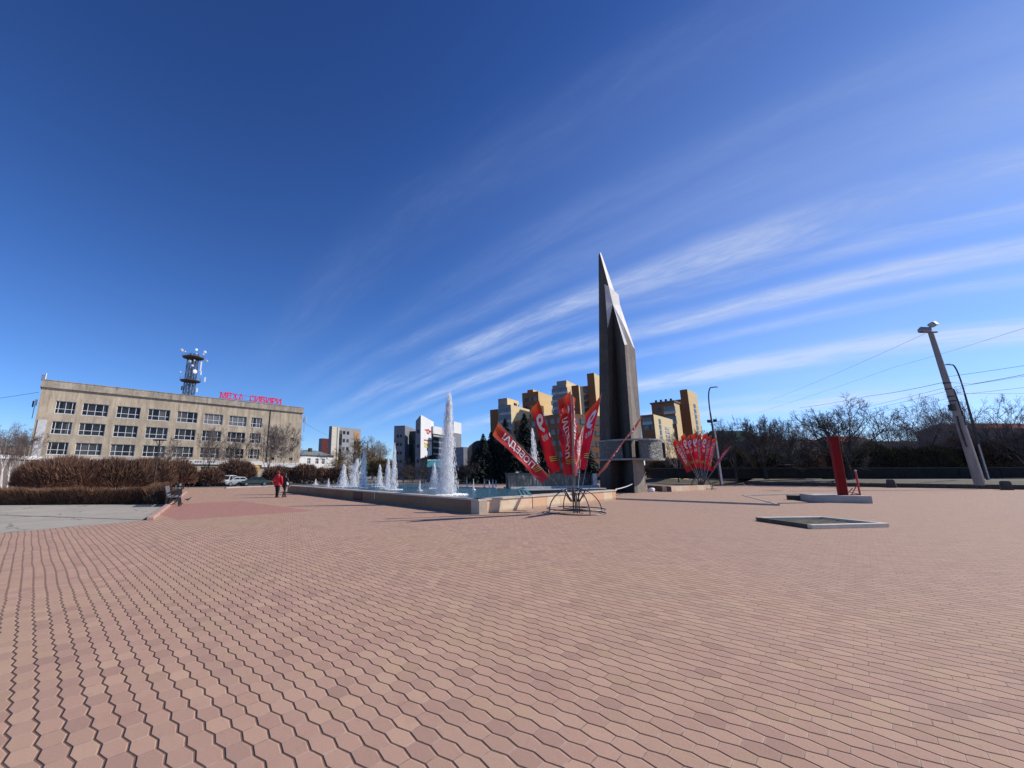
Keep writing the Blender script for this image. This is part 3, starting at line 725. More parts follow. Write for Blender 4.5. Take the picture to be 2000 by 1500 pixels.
for k in range(6):
    mb = MB(); zz_ = 3.5 + k*1.75
    p, q = w4[0] - w4[1]*.06, w4[0] + w4[2]*w4[4] - w4[1]*.06
    mb.quad((p.x,p.y,zz_),(q.x,q.y,zz_),(q.x,q.y,zz_+.5),(p.x,p.y,zz_+.5)); put(mb, "spandrel", mat("grey_spandrel_panel",(.35,.36,.36),.1,1,.6) if k == 0 else bpy.data.materials["grey_spandrel_panel"], wb)
w5 = corner_block((886,823), 117, (880,824), (901,823), 30)
mb = MB(); block_mesh(mb, w5, w5[5]-3.3, None, 0, 0); put(mb, "white_fin", [M_WCL], wb)
mb = MB(); block_mesh(mb, w5, 0, w5[5]-3.32, 0, 0, .05); put(mb, "dark_wing", [M_GCL], wb)
face_windows(wb, w3, 'r', (.5,), [zt-8.2, zt-9.3, zt-11.4, zt-12.4], .5, .75, M_DARK)
face_windows(wb, w3, 'r', (.34,.68), [zt-11.4], .45, .45, M_DARK); face_windows(wb, w3, 'r', (.45,.8), [zt-13.8], .4, .45, M_DARK)
face_windows(wb, w1, 'l', (.35,.65), zr(5, w1[5]-3, 4), .6, .8, M_DARK)
face_windows(wb, w3, 'l', (.5,), zr(5, zL-3, 3), .7, .9, M_DARK)
# emblem: ring with two pointed wings, word and yellow lines below
M_EMB = mat("emblem_red", (.62,.03,.03), .05, 2, .5); M_YELS = mat("emblem_yellow", (.75,.55,.12), .05, 2, .5)
def on_w3(x, z, o=.08): p = C + dr*(x*lb) - dl*o; return (p.x, p.y, z)
mb = MB(); zc = zt - 4.3; rx_ = .115; rz_ = .75; N = 12
for k in range(N):
    a, b_ = 2*math.pi*k/N, 2*math.pi*(k+1)/N
    mb.quad(on_w3(.55+rx_*math.cos(a),zc+rz_*math.sin(a)), on_w3(.55+rx_*math.cos(b_),zc+rz_*math.sin(b_)), on_w3(.55+.5*rx_*math.cos(b_),zc+.5*rz_*math.sin(b_)), on_w3(.55+.5*rx_*math.cos(a),zc+.5*rz_*math.sin(a)))
mb.poly([on_w3(.25,zc+.35),on_w3(.45,zc+.1),on_w3(.47,zc+.6)]); mb.poly([on_w3(.86,zc+.1),on_w3(.65,zc+.5),on_w3(.64,zc-.2)])
put(mb, "emblem", M_EMB, wb)
mb = MB()
for k, (x_, w_) in enumerate(((.24,.07),(.33,.05),(.40,.07),(.49,.06),(.57,.06),(.65,.09),(.76,.06))):
    mb.quad(on_w3(x_,zt-7.0,.09),on_w3(x_+w_,zt-7.0,.09),on_w3(x_+w_,zt-6.6-.12*(k%2),.09),on_w3(x_,zt-6.6-.12*((k+1)%2),.09))
put(mb, "emblem_lettering", M_EMB, wb)
mb = MB(); mb.quad(on_w3(.26,zt-8.0,.09),on_w3(.74,zt-8.0,.09),on_w3(.74,zt-7.5,.09),on_w3(.26,zt-7.5,.09)); mb.quad(on_w3(.3,zt-8.8,.09),on_w3(.7,zt-8.8,.09),on_w3(.7,zt-8.2,.09),on_w3(.3,zt-8.2,.09)); put(mb, "emblem_strip", M_YELS, wb)
# low dark annex, brown rounded portal and the teal glass roof
d1 = corner_block((905,873), 100, (868,872), (945,874), 50)
mb = MB(); D1 = thing("low_annex", "low dark flat roofed annex right of the tallest jet", "building", (d1[0].x,d1[0].y,0)); block_mesh(mb, d1); put(mb, "wall", M_GCL, D1)
face_windows(D1, d1, 'r', (.3,.6), [2.5], 2, 1.6, M_WIN)
p0, p1 = A(921,860,84), A(1010,860,84); zt_ = p0.z
D2 = thing("brown_pavilion", "dark brown pavilion with a rounded roof edge beside the spruces", "building", (p0.x,p0.y,0))
mb = MB(); w_ = p1.x-p0.x; prof = [(0,0),(0,zt_-1.6),(.15,zt_-.9),(.5,zt_-.35),(1.1,zt_-.08),(2,zt_),(w_,zt_),(w_,0)]
mb.loft([[(x,0,z) for x,z in prof],[(x,12,z) for x,z in prof]], True); mb.build("shell", mat("bronze_brown_cladding",(.085,.045,.025),.25,.8,.6), D2)
mb = MB(); mb.loft([[(x+.25,-.06,min(z,zt_-.3)) for x,z in prof],[(x+.25,.02,min(z,zt_-.3)) for x,z in prof]], True); mb.build("recess", M_DARK, D2)
p0, p1 = A(834,897,80), A(884,900,80)
D3 = thing("glass_canopy", "low turquoise glass roof behind the tallest jet", "canopy", (p0.x,p0.y,0))
mb = MB(); w_ = p1.x-p0.x; z_ = A(860,896,80).z
mb.loft([[(0,0,z_-1.6),(0,2,z_-.3),(0,4,z_)],[(w_,0,z_-1.6),(w_,2,z_-.3),(w_,4,z_)]], False, closed=False); mb.build("glazing", mat("turquoise_glazing",(.09,.30,.32),.25,1.2,.2), D3)
mb = MB(); mb.box((w_/2,4.2,(z_-1.7)/2),(w_,8,z_-1.7)); mb.build("wall", M_GRYB, D3)
# grey panel tower and its darker neighbour, small white house
g1 = corner_block((648,832), 150, (643,833.5), (705,835.5), 40)
T11 = tower("apartment_tower", "grey and cream panel tower rising above the brown willow", "building", g1, [("wall",[M_GCL,M_GRY2],[(g1,0,None,0,1,0)])])
C, dl, dr, la, lb, zt = g1
for x0_, x1_, mt in ((.01,.16,M_CREAM),(.2,.25,M_CREAM)):
    mb = MB(); p, q = C + dr*(x0_*lb) - dl*.1, C + dr*(x1_*lb) - dl*.1
    mb.quad((p.x,p.y,0),(q.x,q.y,0),(q.x,q.y,zt-.2),(p.x,p.y,zt-.2)); put(mb, "cream_panel", mt, T11)
mb = MB(); p, q = C + dr*(.76*lb) - dl*.1, C + dr*(.94*lb) - dl*.1
mb.quad((p.x,p.y,zt-4.5),(q.x,q.y,zt-4.5),(q.x,q.y,zt-1.5),(p.x,p.y,zt-1.5)); put(mb, "orange_panel", mat("orange_panel",(.5,.26,.1),.1,1,.8), T11)
face_windows(T11, g1, 'r', (.3,), zr(6, zt-2, 9), 1.4, 1.3, M_WIN); face_windows(T11, g1, 'r', (.82,.92), zr(6, zt-5.5, 8), 1.1, 1.3, M_WIN); face_windows(T11, g1, 'r', (.42,.55), zr(zt-8, zt-2, 3), 1.0, 1.2, M_WIN)
g2 = corner_block((629,856), 165, (623,859), (650,856), 44)
T12 = tower("apartment_block", "dark red brown block behind the small white house", "building", g2, [("wall",[M_GCL,mat("maroon_brick",(.13,.03,.025),.3,1,.9)],[(g2,0,None,0,1,0)])])
p0, p1 = A(584,888,93), A(652,890,101); d_ = p1-p0; L = Vector((d_.x,d_.y,0)).length
wh = thing("white_house", "small two storey white house with grey hipped roof right of the beige building", "house", (p0.x,p0.y,0), math.atan2(d_.y,d_.x))
mb = MB(); zw = p0.z; wops = [(x,x+.9,z,z+1.3) for x in (2.3,4.6,6.4) for z in (.9+.2,zw-2.0) if x+.9 < L]
wall_open(mb, L, zw, wops, rev=.12); mb.quad((0,0,0),(0,0,zw),(0,8,zw),(0,8,0)); mb.quad((L,0,0),(L,8,0),(L,8,zw),(L,0,zw)); mb.quad((0,8,0),(0,8,zw),(L,8,zw),(L,8,0)); mb.build("wall", M_WCL, wh)
for o_ in wops: window(wh, o_[0], o_[2], .9, 1.3, [.5], .6, .11)
mb = MB(); e_ = .35; mb.add([(-e_,-e_,zw),(L+e_,-e_,zw),(L+e_,8+e_,zw),(-e_,8+e_,zw),(2.5,4,zw+1.4),(L-2.5,4,zw+1.4)],[(0,1,5,4),(1,2,5),(2,3,4,5),(3,0,4),(3,2,1,0)]); rf = mb.build("roof", mat("grey_green_tin_roof",(.19,.21,.2),.2,1.5,.5), wh)
mb = MB(); mb.box((L*.5,2.8,zw+1.3),(.7,.7,1.0)); mb.build("chimney", M_DARK, rf)
# far left low shed and dark wooden houses
p0, p1 = G(-60,938), G(74,934.5); p0 = A(-60,915,50); p1 = A(72,915,60); d_ = p1-p0
L = Vector((d_.x,d_.y,0)).length; sh = thing("low_kiosk", "low dark kiosk with a white fascia behind the birches at the far left", "kiosk", (p0.x,p0.y,0), math.atan2(d_.y,d_.x))
z1_ = A(30,889,55).z; z0_ = A(30,896,55).z
mb = MB(); mb.box((L/2,2.5,z0_/2),(L,5,z0_)); mb.build("wall", mat("dull_brown_siding",(.15,.12,.11),.3,1,.85), sh)
mb = MB(); mb.box((L/2,2.4,(z0_+z1_)/2),(L+.3,5.4,z1_-z0_)); mb.build("fascia", M_WHITE, sh)
hs = []
def gable(lab, px0, px1, pyb, pye, pyr, Y, wm, rm, dep=8, name="house"):
    p0 = A(px0,pye,Y); p1 = A(px1,pye,Y); L = p1.x-p0.x
    h_ = thing(name, lab, "house", (p0.x,p0.y,0)); ze = p0.z; zr2 = A((px0+px1)/2,pyr,Y).z
    mb = MB(); mb.box((L/2,dep/2,ze/2),(L,dep,ze)); mb.build("wall", wm, h_)
    mb = MB(); e_ = .4
    mb.loft([[(-e_,-e_,ze-.1),(-e_,dep/2,zr2),(-e_,dep+e_,ze-.1)],[(L+e_,-e_,ze-.1),(L+e_,dep/2,zr2),(L+e_,dep+e_,ze-.1)]], True); mb.build("roof", rm, h_)
    n = max(1, int(L/3))
    for k in range(n):
        mb = MB(); mb.box((L*(k+.5)/n,-.03,ze*.55),(1.1,.08,1.2)); mb.build("window", M_WIN, h_)
    return h_
M_WOOD = mat("dark_log_wall", (.10,.07,.05), .3, 2, .9); M_GRN = mat("dark_green_tin", (.022,.05,.038), .3, 1, .95, spec=.08); M_RED = mat("red_tin_roof", (.17,.03,.028), .25, 1, .95, spec=.08); M_PLAS = mat("pale_plaster", (.20,.18,.155), .2, 1, .95, spec=.1)
gable("dark wooden house with a brown roof at the far left behind the birches", -40, 58, 900, 884, 868, 95, M_WOOD, mat("brown_felt_roof",(.16,.10,.06),.3,1,.8))
gable("house with a dark green tin roof behind the trees right of the lamp post", 1430, 1496, 900, 862, 836, 105, M_PLAS, M_GRN, 14)
gable("long pale house below a flat green roof behind the forked tree", 1500, 1536, 900, 864, 850, 98, M_PLAS, M_GRN, 6)
gable("long low house with a dark red roof left of the red slab", 1540, 1628, 900, 864, 856, 100, M_WOOD, M_RED, 8)
gable("red roofed house behind the large bare tree", 1648, 1712, 900, 862, 849, 96, M_WOOD, M_RED, 9)
gable("house with a dark roof and pale gable left of the concrete pole", 1758, 1836, 905, 866, 858, 84, M_PLAS, mat("dark_brown_tin",(.06,.024,.02),.3,1,.95,spec=.08), 9)
gable("red roofed house with pale wall at the right edge", 1902, 2060, 905, 836, 821, 80, M_PLAS, M_RED, 10)
# ------------------------------------------------------------------ fountain
def marble(name, STOPS, vein):
    m, t, b = newmat(name)
    co = t.node('ShaderNodeTexCoord').outputs['Object']
    s = t.node('ShaderNodeSeparateXYZ'); t.l.new(co, s.inputs[0])
    sl_ = t.m('FLOOR', t.m('DIVIDE', s.outputs[0], 1.35))
    wn = t.node('ShaderNodeTexWhiteNoise', noise_dimensions='1D'); t.l.new(sl_, wn.inputs['W'])
    vn = t.noise(co, 2.2, 6, .7, 1.2)
    c = t.ramp(wn.outputs['Value'], STOPS)
    c = t.mix(t.m('MULTIPLY', t.smooth(vn, .45, .7), .5), c, vein)
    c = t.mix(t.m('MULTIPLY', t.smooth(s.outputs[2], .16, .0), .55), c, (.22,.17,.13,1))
    j = t.m('LESS_THAN', t.m('ABSOLUTE', t.m('SUBTRACT', t.m('FRACT', t.m('DIVIDE', s.outputs[0], 1.35)), .0)), .012)
    c = t.mix(j, c, (.16,.11,.08,1))
    t.l.new(c, b.inputs['Base Color']); b.inputs['Roughness'].default_value = .38
    return m
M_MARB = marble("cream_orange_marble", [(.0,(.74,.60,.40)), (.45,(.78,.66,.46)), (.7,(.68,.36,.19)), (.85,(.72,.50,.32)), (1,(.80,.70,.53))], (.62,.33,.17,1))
M_MARB_SHADE = marble("shaded_veined_marble", [(.0,(.19,.105,.055)), (.45,(.215,.125,.065)), (.7,(.16,.075,.035)), (.85,(.19,.11,.057)), (1,(.23,.14,.075))], (.12,.055,.027,1))  # darker copy of the marble, for the shade on the left wall
M_COPE = mat("cream_marble_coping", (.55,.47,.38), .15, 2, .45, .1, fine=20)
M_PIL = mat("dark_maroon_granite", (.07,.03,.03), .3, 3, .4)
M_TEAL = mat("turquoise_pool_paint", (.05,.17,.16), .25, 1.5, .5)
M_BGRAN = mat("black_granite", (.02,.02,.022), .3, 3, .3)
m, t, b = newmat("rippled_pool_water")
co = t.node('ShaderNodeTexCoord').outputs['Object']
n1 = t.noise(t.scalev(co,(1,1.8,1)), 2.2, 5, .6, .6); n2 = t.noise(co, .35, 3, .6)
fo = t.noise(co, 3.5, 6, .75)
c = t.mix(n2, (.018,.062,.06,1), (.035,.095,.088,1)); c = t.mix(t.m('MULTIPLY', t.smooth(fo, .62, .78), .55), c, (.5,.56,.58,1))
t.l.new(c, b.inputs['Base Color']); b.inputs['Roughness'].default_value = .2; b.inputs['Specular IOR Level'].default_value = .22
bn = t.node('ShaderNodeBump'); bn.inputs['Strength'].default_value = .8; bn.inputs['Distance'].default_value = .16
t.l.new(n1, bn.inputs['Height']); t.l.new(bn.outputs[0], b.inputs['Normal']); M_WATER = m

C0, CR, CL = G(935,1004.5), G(1204,975.5), G(561,961)
HW = A(937,974.5,C0.y).z
CB = CL + (CR - C0)                # far corner of the pool
fo_ = thing("fountain_basin", "large fountain basin with cream and orange marble walls around turquoise water", "fountain", C0)
def wall_seg(nm, p, q, w, h, mt, parent, inside):
    d_ = q - p; L = d_.length; a = math.atan2(d_.y, d_.x)
    mb = MB(); s_ = 1 if inside > 0 else -1
    mb.box((L/2, s_*w/2, h/2), (L, w, h))
    o = mb.build(nm, mt, parent); o.location = p - parent.location; o.rotation_euler[2] = a; return o, L
o1, LR = wall_seg("basin_wall", C0, CR, .40, HW-.07, M_MARB, fo_, 1)
mb = MB(); mb.box((LR/2,.2,HW-.035),(LR+.12,.5,.07)); o = mb.build("coping", M_COPE, o1)
d_ = (CL - C0).normalized(); s0 = C0 + d_*.0
o2, LL = wall_seg("basin_wall", s0, CL, .40, HW-.07, M_MARB_SHADE, fo_, -1)
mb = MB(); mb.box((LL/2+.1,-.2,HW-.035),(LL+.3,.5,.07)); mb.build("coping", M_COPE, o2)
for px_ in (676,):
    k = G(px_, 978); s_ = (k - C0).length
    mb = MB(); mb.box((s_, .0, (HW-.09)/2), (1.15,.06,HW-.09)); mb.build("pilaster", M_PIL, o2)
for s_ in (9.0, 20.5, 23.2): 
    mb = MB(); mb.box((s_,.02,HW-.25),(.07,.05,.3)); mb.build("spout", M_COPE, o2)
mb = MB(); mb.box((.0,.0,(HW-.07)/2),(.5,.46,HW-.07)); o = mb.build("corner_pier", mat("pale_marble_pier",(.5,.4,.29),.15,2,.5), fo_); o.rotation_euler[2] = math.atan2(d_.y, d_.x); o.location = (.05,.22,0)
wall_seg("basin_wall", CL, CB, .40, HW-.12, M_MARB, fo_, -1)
WL = HW - .13
da = (CR - C0).normalized(); dbk = (CL - C0).normalized()
T0 = C0 + da*3.9 + dbk*.2; T1 = Vector((6.6, 32.0, 0))
mb = MB(); mb.poly([(p.x, p.y, 0) for p in (C0, T0, T1, CB, CL)]); w_o = struct(mb.build("water", M_WATER, loc=(0,0,WL)))

td = thing("pool_divider", "stepped turquoise divider closing the right end of the pool", "pool wall", (T0.x, T0.y, 0))
mb = MB(); dd = T1 - T0; L = dd.length; a = math.atan2(dd.y, dd.x)
nn = Vector((-math.sin(a), math.cos(a), 0))
for k in range(3):
    c = dd*.5 + nn*(.18 - .18*k); mb.box((c.x, c.y, (HW-.08+.05*k)/2), (L - .01*k, .18, HW-.08+.05*k), a)
mb.build("steps", M_TEAL, td)
mz = Vector((15.2, 38.4, 0))
tr = thing("cascade_trough", "black granite trough with a pale rim in front of the monument", "trough", (T0.x, T0.y, 0))
mb = MB(); mb.poly([(p.x-T0.x, p.y-T0.y, .40) for p in (T0 + dbk*.1, CR, mz, T1)]); mb.build("floor", M_BGRAN, tr)
def lowwall(nm, p, q, w, z0, z1, mt, par, org):
    dd = q - p; mb = MB(); c = (p+q)/2 - org; mb.box((c.x, c.y, (z0+z1)/2), (dd.length, w, z1-z0), math.atan2(dd.y, dd.x)); return mb.build(nm, mt, par)
r0, r1 = Vector((5.5,26.4,0)), Vector((12.0,29.6,0))
lowwall("inner_wall", r0, r1, .3, .40, .60, M_BGRAN, tr, T0); lowwall("rim", r0, r1, .36, .60, .66, mat("pale_wet_rim",(.55,.53,.5),.1,3,.3), tr, T0)
M_CASC = newmat("falling_water_sheet"); m, t, b = M_CASC
co = t.node('ShaderNodeTexCoord').outputs['Object']
n1 = t.noise(t.scalev(co,(1,1,.25)), 5, 6, .75, .4)
t.l.new(t.ramp(n1, [(.42,(.012,.014,.016)),(.56,(.06,.068,.072)),(.74,(.50,.53,.55))]), b.inputs['Base Color']); b.inputs['Roughness'].default_value = .3; M_CASC = m
ca0, ca1 = Vector((5.7,33.0,0)), Vector((14.7,38.2,0))
cw = thing("cascade_wall", "dark wall with water running down it, left of the monument behind the flags", "cascade", (ca0.x, ca0.y, 0))
lowwall("water_sheet", ca0, ca1, .3, .40, 1.62, M_CASC, cw, ca0); lowwall("cap", ca0, ca1, .42, 1.62, 1.70, M_BGRAN, cw, ca0); 
e_ = ca1 - ca0; lowwall("end_post", ca1 - e_.normalized()*.5, ca1, .5, .40, 1.66, M_WHITE, cw, ca0); lowwall("ledge", ca0, ca1 , .9, .40, .62, mat("wet_pale_ledge",(.45,.46,.47),.2,3,.3), cw, ca0)

# ---- jets: a white core of falling water and a cloud of drops round it
m, t, b = newmat("white_spray")
co = t.node('ShaderNodeTexCoord').outputs['Object']
nz = t.noise(t.scalev(co,(1,1,.22)), 9, 4, .7)
b.inputs['Base Color'].default_value = (.96,.965,.97,1); b.inputs['Roughness'].default_value = .5
tr_ = t.node('ShaderNodeBsdfTransparent'); tl = t.node('ShaderNodeBsdfTranslucent'); tl.inputs[0].default_value = (.97,.975,.98,1)
m1 = t.node('ShaderNodeMixShader'); m1.inputs[0].default_value = .45; t.l.new(b.outputs[0], m1.inputs[1]); t.l.new(tl.outputs[0], m1.inputs[2])
m2 = t.node('ShaderNodeMixShader'); t.l.new(t.smooth(nz, .42, .66), m2.inputs[0]); t.l.new(tr_.outputs[0], m2.inputs[1]); t.l.new(m1.outputs[0], m2.inputs[2])
t.l.new(m2.outputs[0], m.node_tree.nodes['Material Output'].inputs[0]); M_SPRAY = m
m, t, b = newmat("water_drops")
b.inputs['Base Color'].default_value = (.97,.975,.98,1); b.inputs['Roughness'].default_value = .35
tl = t.node('ShaderNodeBsdfTranslucent'); tl.inputs[0].default_value = (.97,.975,.98,1)
m1 = t.node('ShaderNodeMixShader'); m1.inputs[0].default_value = .5; t.l.new(b.outputs[0], m1.inputs[1]); t.l.new(tl.outputs[0], m1.inputs[2])
t.l.new(m1.outputs[0], m.node_tree.nodes['Material Output'].inputs[0]); M_DROP = m
def jet(lab, px_, pyb, pyt, wpx, group=None, n=260, lean=0., z=None, veil=0, tw=.13):
    z = WL if z is None else z
    p = G(px_, pyb, z); h = A(px_, pyt, p.y).z - z; w = wpx / F * p.y * .5
    r_ = random.Random(int(px_*7 + pyt)); o = thing("fountain_jet", lab, "water jet", p, 0, group)
    mb = MB()
    for q in range(2):       # two twisted ragged cores
        pts, rad = [], []
        ph = r_.uniform(0, 6)
        for k in range(13):
            f = k/12; s_ = math.sin(f*7 + ph) * w * .10
            pts.append((s_ + lean*h*f*f + (q-.5)*w*.35*(1-f), math.cos(f*5+ph)*w*.08, h*f)); rad.append(max(.012, w*(.26*(1-f)**.8 + tw*.8)*r_.uniform(.6,1.35)))
        rad[-1] = .01; mb.tube(pts, rad, 7)
    mb.build("core", M_SPRAY, o, smooth=True)
    mb = MB()
    for k in range(int(n*1.5)):
        f = r_.random()**1.2; a = r_.uniform(0, 6.283); R_ = w*(.92*(1-f)**.95 + tw*1.7)*r_.random()**.75
        x = R_*math.cos(a) + lean*h*f*f - veil*(1-f)*r_.random()*w; y = R_*math.sin(a); zz = h*f*r_.uniform(.9,1.02)
        s_ = r_.uniform(.003,.0085)*(1 + p.y/45); l_ = s_*r_.uniform(2,14)
        b4 = [(x+s_,y,zz),(x-s_*.5,y+s_*.87,zz),(x-s_*.5,y-s_*.87,zz),(x,y,zz+l_),(x,y,zz-l_)]
        mb.add(b4, [(0,1,3),(1,2,3),(2,0,3),(1,0,4),(2,1,4),(0,2,4)])
    mb.build("spray", M_DROP, o)["kind"] = "stuff"
    mb = MB()
    for k in range(int(n*.25)):
        a = r_.uniform(0,6.283); R_ = w*r_.uniform(.4,2.0); s_ = r_.uniform(.02,.06)
        mb.add([(R_*math.cos(a)+s_,R_*math.sin(a),.012),(R_*math.cos(a)-s_,R_*math.sin(a)+s_*.6,.012),(R_*math.cos(a)-s_*.3,R_*math.sin(a)-s_,.014),(R_*math.cos(a),R_*math.sin(a),.03+s_)],[(0,1,3),(1,2,3),(2,0,3)])
    mb.build("splash", M_DROP, o)["kind"] = "stuff"
    return o
JM, JL = "medium fountain jets", "small low fountain jets"
jet("tallest white fountain jet, a ragged plume beside the corner of the pool", 879, 967, 770, 34, n=6500, veil=1.1, tw=.17)
jet("leftmost of the medium white jets, a short broad one", 669, 951, 908, 23, JM, 800, .03)
jet("leaning medium jet second from the left, with spray on its right", 690, 952, 896, 25, JM, 900, .12)
jet("tall slim medium jet just right of the leaning one", 709, 953, 880, 20, JM, 900)
jet("short medium jet left of the two tall jets in the middle of the pool", 741, 951, 908, 16, JM, 600)
jet("medium jet between the short jet and the taller slim jet", 757, 954, 893, 17, JM, 700)
jet("tall slim jet rising against the grey wing of the white block", 769, 957, 866, 17, JM, 800)
jet("medium jet just left of the tallest plume", 848, 954, 905, 20, JM, 800)
for lab, px_, b_, t_, w_ in (("tiny low jet furthest left, above the pool rim", 616, 946.5, 936, 7), ("small cone shaped jet left of all the medium jets", 641, 951.5, 936, 8),
    ("low jet left of the middle of the pool, beside a tall slim jet", 789, 953, 942, 4), ("low leaning jet in the open middle of the pool", 820, 959, 938, 6), ("thin low jet right of the low leaning one", 831, 952, 941, 4),
    ("thin low jet just right of the tallest plume", 912, 952, 933, 4), ("second low jet right of the tallest plume, standing nearer", 925, 957, 937, 4), ("low jet in front of the dark spruces, third right of the plume", 946, 952.5, 936, 4),
    ("low jet fourth right of the tallest plume", 956, 954.5, 939, 4), ("last but one low jet at the right end of the pool", 963, 952.5, 937.5, 4), ("rightmost low jet in front of the spruces", 969, 953.5, 939, 4)):
    jet(lab, px_, b_, t_, w_, JL, 70)
jet("broad white jet behind the second flag, rising from the trough", 1047, 946, 836, 24, "jets behind the near flags", 900, -.02, .5)
jet("white jet behind the gap between second and third flag", 1079, 947, 846, 14, "jets behind the near flags", 500, .0, .5)
jet("low white jet behind the posts of the near flag stand", 1130, 950, 914, 12, "jets behind the near flags", 320, .0, .5)
jet("broad low spray behind the lower end of the second flag", 1012, 948, 922, 24, "jets behind the near flags", 300, .0, .5)
# arched side jet
p = G(735, 952, WL); o = thing("fountain_jet", "small arching jet bending over to the left in the pool", "water jet", p)
mb = MB()
for sx_ in (-1, -.35, .3):
    pts = [(sx_*q*1.5, 0, 1.15*(1-(q*2-1.0)**2*.55) if q > 0 else .0) for q in [k/8 for k in range(9)]]
    pts = [(sx_*1.2*q, .1*q, .75*4*q*(1-q)*.8 + .55*(1-q)*min(1,q*6)) for q in [k/9 for k in range(10)]]
    mb.tube(pts, [.035]*10, 5)
mb.build("core", M_SPRAY, o, smooth=True)

# ------------------------------------------------------------------ monument
M_STONE = stained("shade_side_weathered_stone", (.108,.090,.075), (.055,.046,.039), (.145,.122,.10), .3)  # left faces and recess, darkened in colour as the side away from the sun
M_STONEB = stained("lit_side_weathered_stone", (.27,.232,.195), (.165,.14,.12), (.34,.295,.25), .3)  # right faces of the same stone, coloured lighter as the sunlit side
M_STONEL = mat("sunlit_top_stone", (.70,.665,.615), .12, 1.2, .8, .2, fine=20)  # slanted tops of the same stone, paled in colour to look sunlit
mo = thing("monument", "tall dark stone blade monument with pale slanted tops in the centre of the square", "monument", (16.6, 38.0, 0))
OM = Vector((16.6, 38.0, 0))
def MP(px_, py_, Y): return A(px_, py_, Y) - OM
Y0 = 37.2
# left blade: outer front edge E, inner valley I, back B
E0, E1 = MP(1172,961,Y0+1.5), MP(1169,499,Y0+1.5); Et = MP(1171.5,493,Y0+1.45)
I0, I1, I2 = MP(1193,961.5,Y0+.5), MP(1187,641,Y0+.8), MP(1180.6,555,Y0+1.05)
J = MP(1189,559,Y0+1.0); K = MP(1200,569,Y0+2.4); B0 = MP(1206,959,Y0+3.4)
mb = MB()
mb.add([E0,E1,Et,J,I2,I1,I0], [(0,6,5,4,3,2,1)])
Bk0, Bk1 = MP(1180,958,Y0+3.4), MP(1176,498,Y0+2.0)
mb.add([E0,E1,Bk1,Bk0], [(0,1,2,3)]); mb.add([Bk0,Bk1,Et,K,B0],[(0,1,2,3,4)])
mb.build("blade", M_STONE, mo)
mb = MB(); mb.add([Et, J, K, MP(1174,494,Y0+1.9)], [(0,1,2,3)]); mb.build("blade_edge", M_STONEL, mo)
# recess between the blades
Q0 = MP(1216,961,Y0+1.9); Q1 = MP(1197,594,Y0+1.1)
F0, F1 = MP(1240,965,Y0-1.1), MP(1220,673.5,Y0-1.0)
mb = MB(); mb.add([I0,I1,Q1,Q0], [(0,3,2,1)]); mb.add([Q0,Q1,F1,F0],[(0,3,2,1)]); mb.build("recess", M_STONE, mo)
mb = MB(); mb.add([I2, Q1, I1], [(0,2,1)]); mb.build("recess_facet", mat("sunlit_facet_stone",(.62,.58,.53),.12,1.2,.85,.2,fine=20), mo)  # facet stone paled to stand for sunlight on it
# right blade
R0_, R1_ = MP(1262.5,962,Y0+1.4), MP(1240,682,Y0+1.2)
T1_ = MP(1208,575,Y0+2.2); T2_ = MP(1211,596,Y0+2.0); F2 = MP(1225,673,Y0-.75); G1 = MP(1217,632,Y0+.2)
mb = MB(); mb.add([F0,F1,F2,MP(1246,965.3,Y0-.85)], [(0,3,2,1)]); mb.add([MP(1246,965.3,Y0-.85),F2,G1,R1_,R0_],[(0,4,3,2,1)])
mb.add([R0_,R1_,T2_,MP(1240,958,Y0+4)],[(0,3,2,1)]); mb.build("right_blade", M_STONEB, mo)
mb = MB(); mb.add([I2,J,K,T1_,T2_,Q1],[(0,5,4,3,2,1)]); mb.add([Q1,T2_,G1,F2,F1],[(0,4,3,2,1)])
R2_ = MP(1239.5,688,Y0+1.15); mb.add([G1,T2_,R1_,MP(1236,677,Y0+1.0)],[(0,3,2,1)]); mb.build("slanted_top", M_STONEL, mo)
m, t, b = newmat("cast_relief_metal")
co = t.node('ShaderNodeTexCoord').outputs['Object']
n1 = t.noise(co, 2.2, 6, .62, .6); n2 = t.noise(t.scalev(co,(1,1,1.8)), 5.0, 5, .7, .3)
c = t.ramp(n2, [(.3,(.075,.075,.068)),(.5,(.17,.17,.155)),(.72,(.30,.30,.28))])
t.l.new(c, b.inputs['Base Color']); b.inputs['Roughness'].default_value = .5; b.inputs['Metallic'].default_value = .25
bn = t.node('ShaderNodeBump'); bn.inputs['Strength'].default_value = 1; bn.inputs['Distance'].default_value = .35
t.l.new(t.m('ADD', n1, t.m('MULTIPLY', n2, .5)), bn.inputs['Height']); t.l.new(bn.outputs[0], b.inputs['Normal']); M_RELF = m
rc_ = A(1231,895,38.6); rcx, rcy = rc_.x, rc_.y; RR = 2.8
zr0, zr1 = A(1228,897,35.7).z, A(1228,857,35.7).z
ri = thing("relief_ring", "grey cast relief ring carried around the foot of the monument", "relief", (rcx, rcy, 0))
def arc_panel(nm, a0, a1, r, z0, z1, mt, th=.28):
    mb = MB(); n = 14; rings = []
    for k in range(n+1):
        a = R(a0 + (a1-a0)*k/n); ca, sa = math.cos(a), math.sin(a)
        rings.append([(r*ca,r*sa,z0),(r*ca,r*sa,z1),((r-th)*ca,(r-th)*sa,z1),((r-th)*ca,(r-th)*sa,z0)])
    mb.loft(rings, True); return mb.build(nm, mt, ri)
for a0, a1 in ((178,232),(262,318)):
    arc_panel("relief_panel", a0, a1, RR, zr0+.1, zr1-.1, M_RELF)
arc_panel("relief_panel", 329, 352, RR+.15, zr0+.2, zr1-.25, M_DARK)
